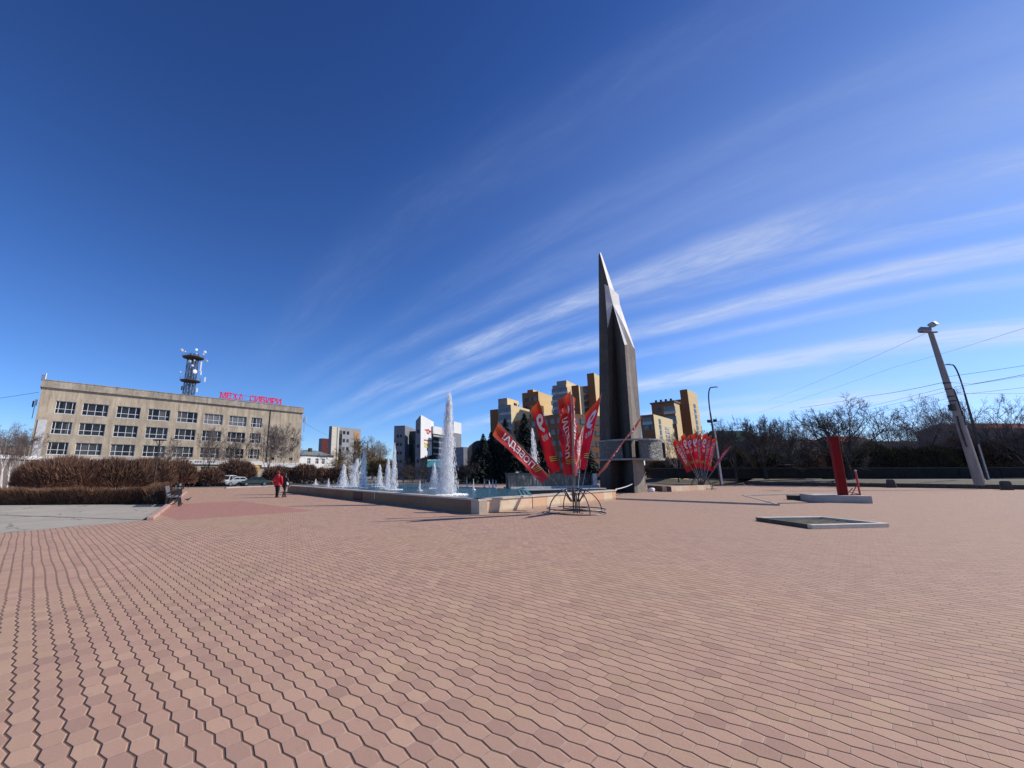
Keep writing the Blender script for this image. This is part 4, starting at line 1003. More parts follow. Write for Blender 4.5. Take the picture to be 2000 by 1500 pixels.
arc_panel("lower_rim", 175, 365, RR+.06, zr0-.05, zr0+.1, M_CONC, .5); arc_panel("upper_rim", 175, 322, RR+.06, zr1-.1, zr1+.04, M_CONC, .45)
arc_panel("inner_band", 170, 370, RR-.75, zr0+.1, zr1-.1, M_BGRAN, .3)
arc_panel("soffit", 170, 370, RR-.1, zr0-.02, zr0+.02, M_BGRAN, 1.6)

# ---- low marble wall behind the far flags, tape and bag
p0, p1, p2 = G(1265,958.5), G(1303,962), G(1391,958)
lw = thing("marble_wall", "low marble wall running behind the far group of flags", "wall", (p1.x,p1.y,0))
h_ = A(1303,950,p1.y).z
def lw_seg(p, q, w, mt, nm):
    dd = q - p; L = dd.length; mb = MB(); mb.box((L/2, w/2, h_/2), (L, w, h_)); o = mb.build(nm, mt, lw); o.location = p - lw.location; o.rotation_euler[2] = math.atan2(dd.y, dd.x); return o
lw_seg(p0, p1, .4, M_PIL, "shaded_end"); lw_seg(p1, p2, .4, M_MARB, "marble_face")  # left end coloured dark to stand for its shade
mb = MB()
for k in range(12):
    f0, f1 = k/12, (k+1)/12
    pa, pb = CR + Vector((0,0,HW)), Vector((OM.x+1.6, OM.y-.2, .85))
    def tp(f): q = pa + (pb-pa)*f; return (q.x-pa.x, q.y-pa.y, q.z - .16*4*f*(1-f)*.5)
    A_, B_ = tp(f0), tp(f1); mb.quad(A_, B_, (B_[0],B_[1],B_[2]+.06), (A_[0],A_[1],A_[2]+.06))
tp_ = mb.build("barrier_tape", mat("white_tape",(.7,.68,.66),.1,3,.5), loc=(pa.x,pa.y,0)); tag(tp_, "pale barrier tape stretched from the marble wall end to the monument", "tape")
bp = G(1270,962)
mb = MB(); r_ = random.Random(3); rings = []
for k in range(7):
    f = k/6; rings.append([(.32*(math.sin(math.pi*(f*.9+.05))**.6)*math.cos(j*math.pi/5)*r_.uniform(.7,1.2)+.2*f, .22*(math.sin(math.pi*(f*.9+.05))**.6)*math.sin(j*math.pi/5)*r_.uniform(.7,1.2), f*.42) for j in range(10)])
mb.loft(rings); o = mb.build("plastic_bag", mat("crumpled_white_plastic",(.8,.8,.8),.08,6,.4), loc=bp); tag(o, "crumpled white plastic bag lying at the foot of the monument", "bag")

# ------------------------------------------------------------------ flags
m, t, b = newmat("red_flag_cloth")
uv = t.node('ShaderNodeUVMap').outputs[0]; s = t.node('ShaderNodeSeparateXYZ'); t.l.new(uv, s.inputs[0]); uu, vv = s.outputs[0], s.outputs[1]
co = t.node('ShaderNodeTexCoord').outputs['Object']
n = t.noise(co, 2.5, 4, .6)
c = t.ramp(t.m('ADD', uu, t.m('MULTIPLY', t.m('SUBTRACT', n, .5), .12)), [(0,(.40,.004,.022)),(.25,(.47,.004,.019)),(.6,(.52,.005,.017)),(.88,(.52,.010,.013)),(.95,(.58,.06,.010)),(1,(.62,.10,.012))])
c = t.mix(t.m('MULTIPLY', t.smooth(n, .5, .75), .3), c, (.42,.01,.02,1))
# striped ribbon printed across near the foot of the cloth
sl_ = t.m('ADD', uu, t.m('MULTIPLY', vv, -.05))
inr = t.m('MULTIPLY', t.m('GREATER_THAN', sl_, .13), t.m('LESS_THAN', sl_, .215))
inr = t.m('MULTIPLY', inr, t.m('LESS_THAN', vv, .62))
stp_ = t.m('GREATER_THAN', t.m('FRACT', t.m('MULTIPLY', t.m('SUBTRACT', sl_, .13), 36)), .5)
c = t.mix(inr, c, t.mix(stp_, (.03,.02,.02,1), (.62,.30,.06,1)))
t.l.new(c, b.inputs['Base Color']); b.inputs['Roughness'].default_value = .55
tl = t.node('ShaderNodeBsdfTranslucent'); t.l.new(c, tl.inputs[0]); m1 = t.node('ShaderNodeMixShader'); m1.inputs[0].default_value = .28
t.l.new(b.outputs[0], m1.inputs[1]); t.l.new(tl.outputs[0], m1.inputs[2]); t.l.new(m1.outputs[0], m.node_tree.nodes['Material Output'].inputs[0]); M_FLAG = m
M_FTXT = mat("printed_white_lettering", (.74,.72,.72), .06, 4, .6)
M_POLE = mat("bare_steel_pole", (.23,.235,.24), .2, 6, .4, metal=.6)
M_FRM = mat("dark_steel_frame", (.075,.075,.08), .25, 8, .45, metal=.4)
_tx = {}
def flag(lab, group, sock, pb, pt, fb, ft, Yb, Yt, dyf=0.0, text=None, rip=.05, pr=.013, seed=0, clip=1.0):
    """sock: foot of the pole; pb, pt: pole at the lower and upper end of the cloth; fb, ft: free corners"""
    L2 = math.hypot(pt[0]-sock[0], pt[1]-sock[1])
    def dep(q): f = math.hypot(q[0]-sock[0], q[1]-sock[1]) / L2; return Yb + (Yt-Yb)*f
    S = A(sock[0], sock[1], Yb); B_ = A(pb[0], pb[1], dep(pb)); T_ = A(pt[0], pt[1], Yt)
    FB = A(fb[0], fb[1], dep(pb) + dyf); FT = A(ft[0], ft[1], Yt*.97 + .03*Yb + dyf)
    o = thing("flag", lab, "flag", S, 0, group)
    mb = MB(); mb.tube([S-S, T_-S + (T_-S).normalized()*.04], [pr, pr*.7], 6); mb.build("pole", M_POLE, o)
    nr = (T_ - B_).cross(FB - B_).normalized(); r_ = random.Random(seed); p1, p2 = r_.uniform(0,6), r_.uniform(0,6)
    def cl(u, v):
        p = (B_*(1-u) + T_*u)*(1-v) + (FB*(1-u) + FT*u)*v
        w = rip*v**.7*(math.sin(u*9 + v*2.2 + p1) + .6*math.sin(u*17 - v*4 + p2) + .5*math.sin(v*7+p1))
        return p + nr*w - S
    mb = MB(); NU, NV = 26, 9; mb.uv = []
    for i in range(NU+1):
        for j in range(NV+1): mb.v.append(tuple(cl(i/NU, j/NV))); mb.uv.append((i/NU, j/NV))
    for i in range(NU):
        for j in range(NV):
            a = i*(NV+1)+j; mb.f.append((a, a+1, a+NV+2, a+NV+1)); mb.m.append(0)
    cloth = mb.build("cloth", M_FLAG, o, smooth=True)
    def lay(word, u0, u1, v0, v1, mode):
        if word not in _tx: _tx[word] = text_mesh(word, .02)
        vs, fs, _, _ = _tx[word]; mb = MB()
        for sg in (.012, -.012):
            P = []
            for x, y in vs:
                if mode == 'along': u, v = u0 + (u1-u0)*x, v1 + (v0-v1)*y
                else: u, v = u0 + (u1-u0)*y, v0 + (v1-v0)*x
                P.append(tuple(Vector(cl(u, v)) + nr*sg))
            mb.add(P, fs)
        mb.build("lettering", M_FTXT, cloth)
    if text == 'p': lay("ПОБЕДА!", .26, .86, .13, .76, 'along')
    elif text == '9': lay("9", .585, .86, .10, .86, 'across'); lay("МАЯ", .47, .56, .2, .72, 'across')
    return o
def stand(lab, c, r, hp, arch, pr=.022):
    o = thing("flag_stand", lab, "flag stand", c)
    for zz in (.02, .17):
        mb = MB(); mb.tube([(r*math.cos(2*math.pi*k/32), r*math.sin(2*math.pi*k/32), zz) for k in range(33)], pr, 6, caps=False); mb.build("base_ring", M_FRM, o)
    mb = MB(); mb.tube([(r*.42*math.cos(2*math.pi*k/24), r*.42*math.sin(2*math.pi*k/24), .19) for k in range(25)], pr, 6, caps=False); mb.build("inner_ring", M_FRM, o)
    for a in (R(8), R(98)):
        mb = MB(); mb.tube([(r*math.cos(q)*math.cos(a), r*math.cos(q)*math.sin(a), .05 + arch*math.sin(q)) for q in [math.pi*k/20 for k in range(21)]], pr, 6); mb.build("arch", M_FRM, o)
    for x, y in ((-.13,-.12),(.0,-.2),(.13,-.08),(.05,.15)):
        mb = MB(); mb.tube([(x,y,0),(x,y,hp)], pr*1.25, 6); mb.build("post", M_FRM, o)
    for k in range(9):
        a = 2*math.pi*k/9; mb = MB(); mb.tube([(.18*math.cos(a),.18*math.sin(a),hp*.55),(.5*math.cos(a),.5*math.sin(a),hp*1.15)], pr*1.3, 6); mb.build("socket", M_FRM, o)
    return o
SC1 = G(1125,1001.5); stand("near dark steel flag stand with ring base and arches by the pool corner", SC1, 1.2, .85, .98)
YS = SC1.y; G1_ = "victory day flags on the near stand"
flag("near flag leaning furthest left, with mirrored white lettering along it", G1_, (1112,972), (1072,930), (973,825), (1058,944.5), (963,850), YS-.2, YS-2.6, -.15, 'p', .04, seed=1)
flag("near flag with a big white digit, second from the left", G1_, (1118,970), (1095,919), (1052,782), (1073.5,926), (1037.5,799), YS, YS-1.4, .05, '9', .04, seed=2)
flag("crumpled near flag with orange tip in the middle of its stand", G1_, (1122,968), (1119,929), (1114.5,764), (1101,928), (1090,780), YS+.2, YS+1.2, .3, '9', .10, seed=3)
flag("orange tipped near flag just in front of the crumpled middle one", G1_, (1121,966), (1117,926), (1108,790), (1104,930), (1094,808), YS-.2, YS-1.8, -.3, 'p', .09, seed=4)
flag("narrow near flag seen edge on, just right of the middle of its stand", G1_, (1124,968), (1122,930), (1118,766), (1127,928), (1123,778), YS-.3, YS-2.4, .5, 'p', .05, seed=5)
flag("near flag with sunlit white lettering, between the narrow and right digit flags", G1_, (1128,967), (1130,916), (1139,834), (1122,917), (1127,851), YS+.4, YS+3.0, -.3, 'p', .05, seed=6)
flag("near flag with white digit reaching highest at the right, beside the monument", G1_, (1134,966), (1144.5,918), (1174.6,770), (1131.5,916), (1144,809), YS+.1, YS+1.0, .25, '9', .04, seed=7)
flag("dark folded near flag leaning furthest right across the monument ring", G1_, (1138,972), (1165,930), (1254,812), (1172,927), (1247,828), YS, YS-1.5, 1.0, 'p', .04, seed=8)
SC2 = G(1371,957.5); G2_ = "victory day flags on the far stand"
stand("far dark steel flag stand in front of the low marble wall", SC2, 1.25, .95, 1.35, .03)
Y2 = SC2.y
def f2(lab, sx_, pb, pt, fb, ft, dY, tx, sd_): flag(lab, G2_, (sx_, 936), pb, pt, fb, ft, Y2, Y2 + dY, .2, tx, .08, .03, sd_)
f2("far flag leaning furthest left with a row of white letters", 1363, (1352,918), (1320,857), (1342,924), (1313,866), -1.5, 'p', 11)
f2("far flag just behind the leftmost far one, mostly hidden", 1365, (1354,917), (1330,858), (1346,921), (1321,866), .8, 'p', 12)
f2("far flag with a white digit, third from the left on its stand", 1367, (1357,916), (1337,847), (1348,919), (1329.5,853), -1.0, '9', 13)
f2("far flag left of the upright middle one, partly covered", 1369, (1360,915), (1349,848), (1352,917), (1340,854), 1.4, '9', 14)
f2("upright far flag in the middle with an orange tip", 1371, (1366,914), (1361,843), (1357,914), (1350.5,850), -.4, '9', 15)
f2("upright far flag just right of the middle, digit low on it", 1372, (1369,914), (1369,846), (1361,914), (1360,852), 1.6, 'p', 16)
f2("far flag with a white digit right of the middle", 1374, (1375,916), (1382,845), (1366,914), (1372,850), -.8, '9', 17)
f2("far flag between the right digit flag and the lettered right one", 1376, (1380,918), (1390,849), (1371,916), (1381,853), 1.2, 'p', 18)
f2("far flag with white letters leaning right", 1378, (1387,920), (1400,855), (1376,916), (1391,858), -.6, 'p', 19)
f2("far flag seen edge on, leaning furthest right past the lamp post", 1381, (1390,922), (1428,871), (1386,919), (1419,876), .5, 'p', 20)

# ------------------------------------------------------------------ red sign sculpture
b0, b1 = G(1592,981), G(1706,983.5); d_ = b1 - b0; BL = d_.length; BA = math.atan2(d_.y, d_.x); BHt = A(1592,967,b0.y).z
M_PLN = mat("painted_grey_concrete", (.42,.39,.34), .12, 1.5, .85, .2, fine=25)
ps = thing("concrete_plinth", "pale concrete plinth carrying the red slab on the right of the square", "plinth", b0, BA)
mb = MB(); mb.bbox((BL/2,1.1,BHt/2),(BL,2.2,BHt),.02); mb.build("block", M_PLN, ps)
mb = MB(); mb.bbox((-.15,2.3,BHt/2-.06),(.9,.35,BHt-.12),.02); mb.build("rear_block", M_DCONC, ps)
M_REDP = mat("glossy_red_paint", (.20,.003,.005), .15, 1.5, .6, spec=.2); M_REDP2 = mat("worn_red_paint", (.45,.05,.05), .3, 8, .6)
PM = Matrix.Translation(b0) @ Matrix.Rotation(BA, 4, 'Z')
def on_plinth(px_, yy):      # spot on the plinth top below the sighted direction
    for k in range(200):
        q = PM @ Vector((k*BL/199, yy, 0)); r_ = ray(px_, 962)
        if q.x/q.y >= r_.x/r_.y: return q, k*BL/199
    return q, BL
q0, xs0 = on_plinth(1640, .55); q1, xs1 = on_plinth(1655.5, .55)
sl_ = thing("red_slab", "tall leaning red slab standing on the pale concrete plinth", "slab", (q0.x, q0.y, BHt), BA)
w_ = xs1 - xs0; hh = A(1629,852.7,q0.y).z - BHt; dx = (A(1620.5,852.5,q0.y).x - q0.x) / math.cos(BA)
mb = MB(); mb.loft([[(0,0,0),(w_,0,0),(w_,.35,0),(0,.35,0)],[(dx,0,hh),(dx+w_,0,hh),(dx+w_,.35,hh),(dx,.35,hh)]]); mb.build("body", M_REDP, sl_)
mb = MB(); mb.loft([[(w_+.002,0.05,0),(w_+.04,.05,0),(w_+.04,.3,0),(w_+.002,.3,0)],[(dx+w_+.002,.05,hh*.98),(dx+w_+.04,.05,hh*.98),(dx+w_+.04,.3,hh*.98),(dx+w_+.002,.3,hh*.98)]]); mb.build("edge_strip", mat("rusty_edge",(.35,.12,.05),.4,8,.7), sl_)
yb = q0.y
mb = MB(); mb.box((dx-.02,.17,hh-.11),(w_*.5,.2,.2)); mb.build("cap", mat("dull_dark_red",(.16,.03,.03),.3,3,.7), sl_)
tp0 = A(1679,962.5,yb)
tk = thing("red_trestle", "small worn red metal trestle with a slanted post beside the red slab", "trestle", (tp0.x, tp0.y, BHt))
zt_ = A(1674,921,yb).z - BHt; dx = A(1674,921,yb).x - tp0.x
mb = MB(); mb.tube([(0,0,0),(dx,.1,zt_)], .05, 6); mb.build("post", M_REDP2, tk)
mb = MB(); mb.tube([(-.02,.02,.05),(-.5,.05,zt_*.12)], .025, 5); mb.tube([(-.45,.05,.02),(dx*.5,.06,zt_*.48)], .025, 5); mb.tube([(-.5,.3,.02),(-.25,.1,zt_*.3)], .025, 5); mb.tube([(-.6,.02,.02),(-.02,.02,.03)], .025, 5); mb.build("brace", M_REDP2, tk)
mb = MB(); mb.lathe([(.01,-.06),(.05,-.04),(.06,0),(.05,.04),(.01,.07)], 8, (dx,.1,zt_+.04)); mb.build("knob", M_STEEL, tk)
# ---- planter frame with soil
bp_ = [G(1475,1017), G(1587,1033.5), G(1738,1030), G(1604,1015.5)]
bh = A(1587,1025.0,bp_[1].y).z
pf = thing("planter_frame", "low concrete planter frame with bare soil in the right foreground", "planter", bp_[1])
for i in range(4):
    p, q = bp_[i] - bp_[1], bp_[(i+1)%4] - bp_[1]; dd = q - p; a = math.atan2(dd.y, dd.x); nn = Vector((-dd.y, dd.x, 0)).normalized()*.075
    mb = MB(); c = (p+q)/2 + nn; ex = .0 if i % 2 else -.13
    mb.bbox((c.x, c.y, bh/2), (dd.length + ex - .004*i, .15, bh + .003*(i%2)), .012, a); mb.build("kerb_stone", mat("shade_dark_kerb_stone",(.10,.085,.06),.35,3,.95,.3,fine=30) if i == 0 else mat("cream_kerb_concrete",(.66,.59,.46),.15,2,.85,.15,fine=30) if i == 1 else bpy.data.materials["cream_kerb_concrete"], pf)  # left stone coloured dark for its shaded side, the others paler
r_ = random.Random(5); N = 22; mb = MB()
for i in range(N+1):
    for j in range(N+1):
        u, v = i/N, j/N; p = (bp_[0]*(1-u)+bp_[1]*u)*(1-v) + (bp_[3]*(1-u)+bp_[2]*u)*v - bp_[1]
        cxy = ((bp_[0]+bp_[1]+bp_[2]+bp_[3])/4 - bp_[1]); p = cxy + (p-cxy)*.965
        mb.v.append((p.x, p.y, .045 + r_.uniform(-.012,.02)))
for i in range(N):
    for j in range(N): a = i*(N+1)+j; mb.f.append((a,a+1,a+N+2,a+N+1)); mb.m.append(0)
mb.build("soil", mat("dry_bare_soil",(.10,.078,.055),.4,6,.95,.8,fine=30), pf)
# ------------------------------------------------------------------ vegetation
M_BARK = mat("dark_bark", (.05,.042,.036), .35, 5, .95, .5, stretch=(1,1,.3), fine=20)
M_TWIG = mat("dark_grey_twigs", (.085,.070,.062), .3, 3, .95)
M_TWIGB = mat("brown_twigs", (.125,.085,.06), .35, 2, .95)
M_BIRCH = mat("white_birch_bark", (.55,.52,.48), .35, 4, .85, .3, stretch=(1,1,2.5), fine=12)
M_BTWIG = mat("pinkish_birch_twigs", (.21,.165,.145), .25, 3, .95)
M_WILL = mat("golden_willow_twigs", (.20,.125,.045), .35, 1.2, .95)
M_PALE = mat("pale_poplar_twigs", (.36,.32,.27), .2, 2, .95)
M_SPR = mat("dark_spruce_needles", (.012,.022,.014), .4, 2, .9)
M_HEDGE = mat("reddish_hedge_twigs", (.175,.090,.050), .4, 1.6, .95, rand=0)
M_DOME = mat("brown_bush_twigs", (.165,.088,.056), .4, 1.3, .95, rand=.3)
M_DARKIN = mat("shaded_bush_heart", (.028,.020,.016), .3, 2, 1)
M_OLIVE = mat("olive_brown_scrub", (.105,.078,.03), .45, .8, .95, rand=.4)

def grow(r, h, spread=.8, trunk=.24, tr=.2, limbs=5, side=(6,6,5,3), twig_w=.02, droop=0.0, multi=1, ang=(22,58), fine=True):
    """skeleton of a bare tree: stem, limbs and four orders of side shoots -> (trunk MB, crown MB)"""
    tk, cr = MB(), MB()
    def curve(p, d, L, n, bend, jit):
        pts = [p]; q = p.copy(); dd = d.copy()
        for k in range(n):
            dd = (dd + Vector((r.uniform(-1,1), r.uniform(-1,1), r.uniform(-1,1)))*jit + Vector((0,0,bend))).normalized(); q = q + dd*(L/n); pts.append(q.copy())
        return pts
    def shoots(pts, L, rad, order):
        if order >= len(side) or (order == 3 and not fine): return
        n = len(pts) - 1
        for k in range(side[order]):
            f = r.uniform(.22, 1.0) if k else 1.0; x = f*n; i0 = min(n-1, int(x)); p = pts[i0].lerp(pts[i0+1], x-i0)
            dd = (pts[i0+1]-pts[i0]).normalized(); a = r.uniform(0,6.283); s = dd.cross(Vector((math.cos(a), math.sin(a), .3))).normalized()
            t_ = R(r.uniform(25, 62)) if k else R(r.uniform(5,20)); nd = (dd*math.cos(t_) + s*math.sin(t_)).normalized()
            Ls = L*r.uniform(.38,.62)*(1.15 - .45*f); m = (4,3,2,1)[order]; rr = max(twig_w*(.5,.5,.42,.36)[order], rad*(.50,.45,.45,.6)[order])
            ps = curve(p, nd, Ls, m, (.10 if order < 2 else .04) - droop*(order*.12), .13)
            cr.tube(ps, [rr*(1-.55*q/m) for q in range(m+1)], 4 if order == 0 else 3, caps=False)
            shoots(ps, Ls, rr, order+1)
    for mlt in range(multi):
        a0 = r.uniform(0,6.283); b_ = Vector((math.cos(a0), math.sin(a0), 0))*(.2*mlt)
        lean = Vector((r.uniform(-.1,.1)*(1+multi*.6), r.uniform(-.1,.1)*(1+multi*.6), 1)).normalized()
        st = curve(b_, lean, h*trunk*r.uniform(.85,1.15), 4, .02, .05); trr = tr*(1 if mlt == 0 else .8)
        tk.tube([st[0] - Vector((0,0,.2))] + st, [trr*1.25] + [trr*(1-.08*q) for q in range(5)], 7, caps=False)
        for k in range(limbs):
            az = 6.283*k/limbs + r.uniform(-.5,.5); t_ = R(r.uniform(*ang)) if k else R(r.uniform(3,14))
            nd = Vector((math.cos(az)*math.sin(t_)*spread, math.sin(az)*math.sin(t_)*spread, math.cos(t_)))
            p = st[-1] if k < 2 else st[r.randint(2,4)]; L = h*(1-trunk)*r.uniform(.62,.85)*(1.1 if k == 0 else 1)
            ps = curve(p, nd.normalized(), L, 6, .05, .10); rr = trr*r.uniform(.42,.62)
            tk.tube(ps, [rr*(1-.14*q) for q in range(7)], 5, caps=False); shoots(ps, L, rr*.7, 0)
    return tk, cr
def fit(mbs, h, wmax=None):
    z = max(q[2] for m_ in mbs for q in m_.v); s_ = h/z
    xs = sorted(abs(q[0]) for m_ in mbs for q in m_.v); sx_ = s_
    if wmax: sx_ = min(s_*1.3, wmax / max(.01, xs[int(len(xs)*.97)]))
    for m_ in mbs: m_.v = [(q[0]*sx_, q[1]*sx_, q[2]*s_) for q in m_.v]
def bare_tree(lab, base, h, halfw, seed, group=None, bark=None, twig=None, name="bare_tree", cat="tree", **kw):
    r = random.Random(seed); tk, cr = grow(r, h, **kw); fit((tk, cr), h, halfw)
    o = thing(name, lab, cat, base, 0, group); tk.build("trunk", bark or M_BARK, o); cr.build("crown", twig or M_TWIG, o); return o

def twig_blob(r, n, size, base_z, wt, l0, l1, shape='dome', jitter=.5, upb=.4):
    """fine shoots filling a clipped bush"""
    mb = MB(); X, Y, Z = size; seedw = r.uniform(0, 9)
    for k in range(n):
        while True:
            x, y, z = r.uniform(-1,1), r.uniform(-1,1), r.random()
            if shape == 'dome':
                q = x*x + y*y + z**3.2
                if q < 1 and (q > .55 or r.random() < .18): break
            else:
                e_ = max(abs(x), abs(y), z)
                if e_ > .72 or r.random() < .2: break
        p = Vector((x*X, y*Y, base_z + z*Z*(1 + (.05*math.sin(x*X*1.7+seedw) + .035*math.sin(x*X*4.3+y*3+seedw) if shape == 'box' else .05*math.sin(x*7+seedw)*math.cos(y*5)))))
        d = Vector((x*.8, y*.8, (z + upb))) + Vector((r.uniform(-1,1), r.uniform(-1,1), r.uniform(-1,1)))*jitter
        d.normalize(); L = r.uniform(l0, l1); s_ = d.cross(Vector((r.uniform(-1,1), r.uniform(-1,1), r.uniform(-1,1)))).normalized()*wt*r.uniform(.6,1.3)
        a = p - d*L*.6; e = p + d*L*.4
        mb.add([a - s_, a + s_, e], [(0,1,2)])
    return mb
def dome_bush(lab, base, rx, ry, h, seed, group, n=5200, mt=None, wt=.022, name="clipped_bush"):
    r = random.Random(seed); o = thing(name, lab, "bush", base, r.uniform(-.3,.3), group)
    z0 = h*.24
    twig_blob(r, n, (rx, ry, h-z0), z0, wt, .25, .75).build("crown", mt or M_DOME, o)
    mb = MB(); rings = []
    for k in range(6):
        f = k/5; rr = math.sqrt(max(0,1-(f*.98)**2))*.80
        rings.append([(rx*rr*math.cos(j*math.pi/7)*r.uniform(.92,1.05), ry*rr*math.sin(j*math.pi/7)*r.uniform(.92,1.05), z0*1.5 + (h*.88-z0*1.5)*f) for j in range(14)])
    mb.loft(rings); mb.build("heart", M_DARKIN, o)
    mb = MB()
    for k in range(max(10, int(rx*9))):
        x, y = r.uniform(-.7,.7)*rx, r.uniform(-.7,.7)*ry; mb.tube([(x*.75,y*.75,0),(x*.9+r.uniform(-.1,.1),y*.9,h*.22),(x*1.15+r.uniform(-.2,.2),y*1.1,h*.55)], [.035,.028,.018], 4)
    mb.build("stems", M_TWIG, o)
    return o
# ---- left: clipped hedge and domed bushes
h0, h1 = G(-70,987.5), G(322,985); hh = A(160,955,(h0.y+h1.y)/2).z
d_ = h1 - h0; L = d_.length; a = math.atan2(d_.y, d_.x); hc = (h0 + h1)/2; hc = hc + Vector((-math.sin(a), math.cos(a), 0))*.55
hg = thing("hedge", "long low clipped reddish brown hedge beside the asphalt path on the left", "hedge", hc, a)
r = random.Random(21)
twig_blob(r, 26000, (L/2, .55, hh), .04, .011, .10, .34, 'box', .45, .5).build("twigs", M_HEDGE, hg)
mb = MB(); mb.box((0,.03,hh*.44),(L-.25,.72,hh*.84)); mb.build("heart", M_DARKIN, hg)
h2, h3 = G(322,985), G(330,957); d_ = h3 - h2; L = d_.length; a = math.atan2(d_.y, d_.x); hc = (h2+h3)/2 + Vector((-math.sin(a), math.cos(a), 0))*.55
hg = thing("hedge", "end run of clipped hedge turning away along the kerb behind the bench", "hedge", hc, a)
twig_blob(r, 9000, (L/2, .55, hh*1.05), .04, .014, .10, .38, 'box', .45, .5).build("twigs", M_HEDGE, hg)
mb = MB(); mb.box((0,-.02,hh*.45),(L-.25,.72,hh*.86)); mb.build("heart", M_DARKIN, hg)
DG = "domed brown bushes behind the hedge"
def DB(lab, pxc, pyb, pyt, pxw, seed, n=5200, mt=None, gr=DG, z=0, wt=None):
    b_ = G(pxc, pyb, z); h = A(pxc, pyt, b_.y).z - z; rx = pxw/2/F*b_.y*1.03
    return dome_bush(lab, b_, rx, min(rx, 3.0), h, seed, gr, n, mt, wt or .011*max(1.4, b_.y/14))
DB("broad domed bush left of the others behind the hedge, beside the birches", 122, 966, 891, 185, 31, 14000)
DB("domed bush in the middle of the row behind the hedge", 218, 964, 893.5, 150, 32, 11000)
DB("domed bush at the right end of the row, behind the dark lamp post", 285, 961, 893, 95, 33, 7000)
DB("small domed bush right of the dark lamp post, in front of the parked cars", 345, 955, 897, 66, 34, 4200)
DB("low rounded bush between the parked cars, below the white fascia", 408, 950.0, 913, 52, 35, 3000, gr="bushes along the car park")
DB("large domed bush in front of the shop awning", 460, 947, 897, 74, 36, 5000, gr="bushes along the car park")
DB("rounded bush behind the two walkers", 542, 945.8, 909, 60, 37, 3500, gr="bushes along the car park")
DB("rounded bush right of the two walkers, in front of the white house", 594, 945.5, 905, 56, 38, 3400, gr="bushes along the car park")
DB("umbrella shaped bush below the corner of the white house", 633, 945, 912, 58, 39, 3200, gr="bushes along the car park")
DB("dark bush between umbrella bush and leftmost fountain jet", 660, 945, 910, 40, 40, 2600, gr="bushes along the car park")
DB("low bush at the left edge of the car park, beyond the bench", 322, 949, 900, 40, 41, 2600, gr="bushes along the car park")
# ---- birches at the far left and before the beige facade
BG = "birches at the far left"
for i, (lab, px_, pyb, pyt, hw, sd_) in enumerate((("white trunked birch at the very left edge", 2, 958, 822, 2.2, 51), ("slim birch second from the left edge", 13, 957.5, 826, 2.0, 52), ("leaning birch just left of the broad domed bush", 23, 957, 832, 2.4, 53))):
    b_ = G(px_, pyb); bare_tree(lab, b_, A(px_, pyt, b_.y).z, hw, sd_, BG, M_BIRCH, M_BTWIG, "birch_tree", tr=.075, trunk=.34, spread=.6, limbs=4, twig_w=.018, ang=(14,40), multi=2)
FG = "bare trees in front of the beige facade"
for lab, px_, pyb, pyt, hw, sd_, bk in (("tall bare birch at the right end of the beige facade", 542, 943, 824, 4.2, 55, M_BIRCH), ("bare tree left of that birch, in front of blank facade", 520, 943, 826, 3.6, 56, M_BARK),
    ("slim bare tree before the middle windows of the beige facade", 402, 944, 830, 2.6, 57, M_BARK), ("bare tree before the facade windows above the awning bush", 455, 944, 838, 2.6, 58, M_BARK), ("small bare tree before the facade near the dark lamp post", 318, 947, 852, 3.0, 59, M_BARK)):
    b_ = G(px_, pyb); bare_tree(lab, b_, A(px_, pyt, b_.y).z, hw, sd_, FG, bk, M_BTWIG, tr=.15, trunk=.22, spread=.8, twig_w=.05, ang=(12,46), side=(7,7,6,2))
# ---- willow, poplar, shrubs behind the fountain
b_ = G(697, 940); bare_tree("golden brown willow with dense drooping twigs behind the fountain", b_, A(697, 848, b_.y).z, 6.8, 61, None, M_BARK, M_WILL, "willow_tree", tr=.3, trunk=.18, limbs=7, spread=1.0, twig_w=.055, droop=.8, side=(8,7,6,3), ang=(15,65))
b_ = G(733, 939); bare_tree("pale grey bare poplar right of the willow", b_, A(733, 850, b_.y).z, 5.2, 62, None, M_BTWIG, M_PALE, "poplar_tree", tr=.25, trunk=.2, limbs=7, spread=.8, twig_w=.05, side=(8,7,5,2), ang=(12,45))
b_ = G(744, 941.5); dome_bush("golden brown shrub at the foot of the pale poplar", b_, 3.4, 3, A(744, 893, b_.y).z, 63, None, 4200, M_WILL, .06, "shrub")
SG = "tangled grey shrubs behind the pool"
for lab, px_, pyb, pyt, hw, sd_ in (("tangled grey shrub below the grey wing of the white block", 788, 944, 893, 2.6, 64), ("tangled shrub with slanting pale stems left of the tallest jet", 822, 945, 892, 2.6, 65), ("arching shrub frame right of the tallest jet", 918, 945, 893, 2.8, 66), ("small tangled shrub just right of the tall slim jets", 806, 943, 902, 2.2, 67)):
    b_ = G(px_, pyb); bare_tree(lab, b_, A(px_, pyt, b_.y).z, hw, sd_, SG, M_TWIG, M_TWIG, "shrub", "shrub", tr=.06, trunk=.15, limbs=4, spread=1.1, twig_w=.03, multi=4, side=(5,5,4,2), ang=(20,60))
b_ = G(908, 944.5); dome_bush("brown rounded bush right of the tallest jet", b_, 1.7, 1.5, A(908, 908, b_.y).z, 68, None, 2200, M_DOME, .03, "shrub")
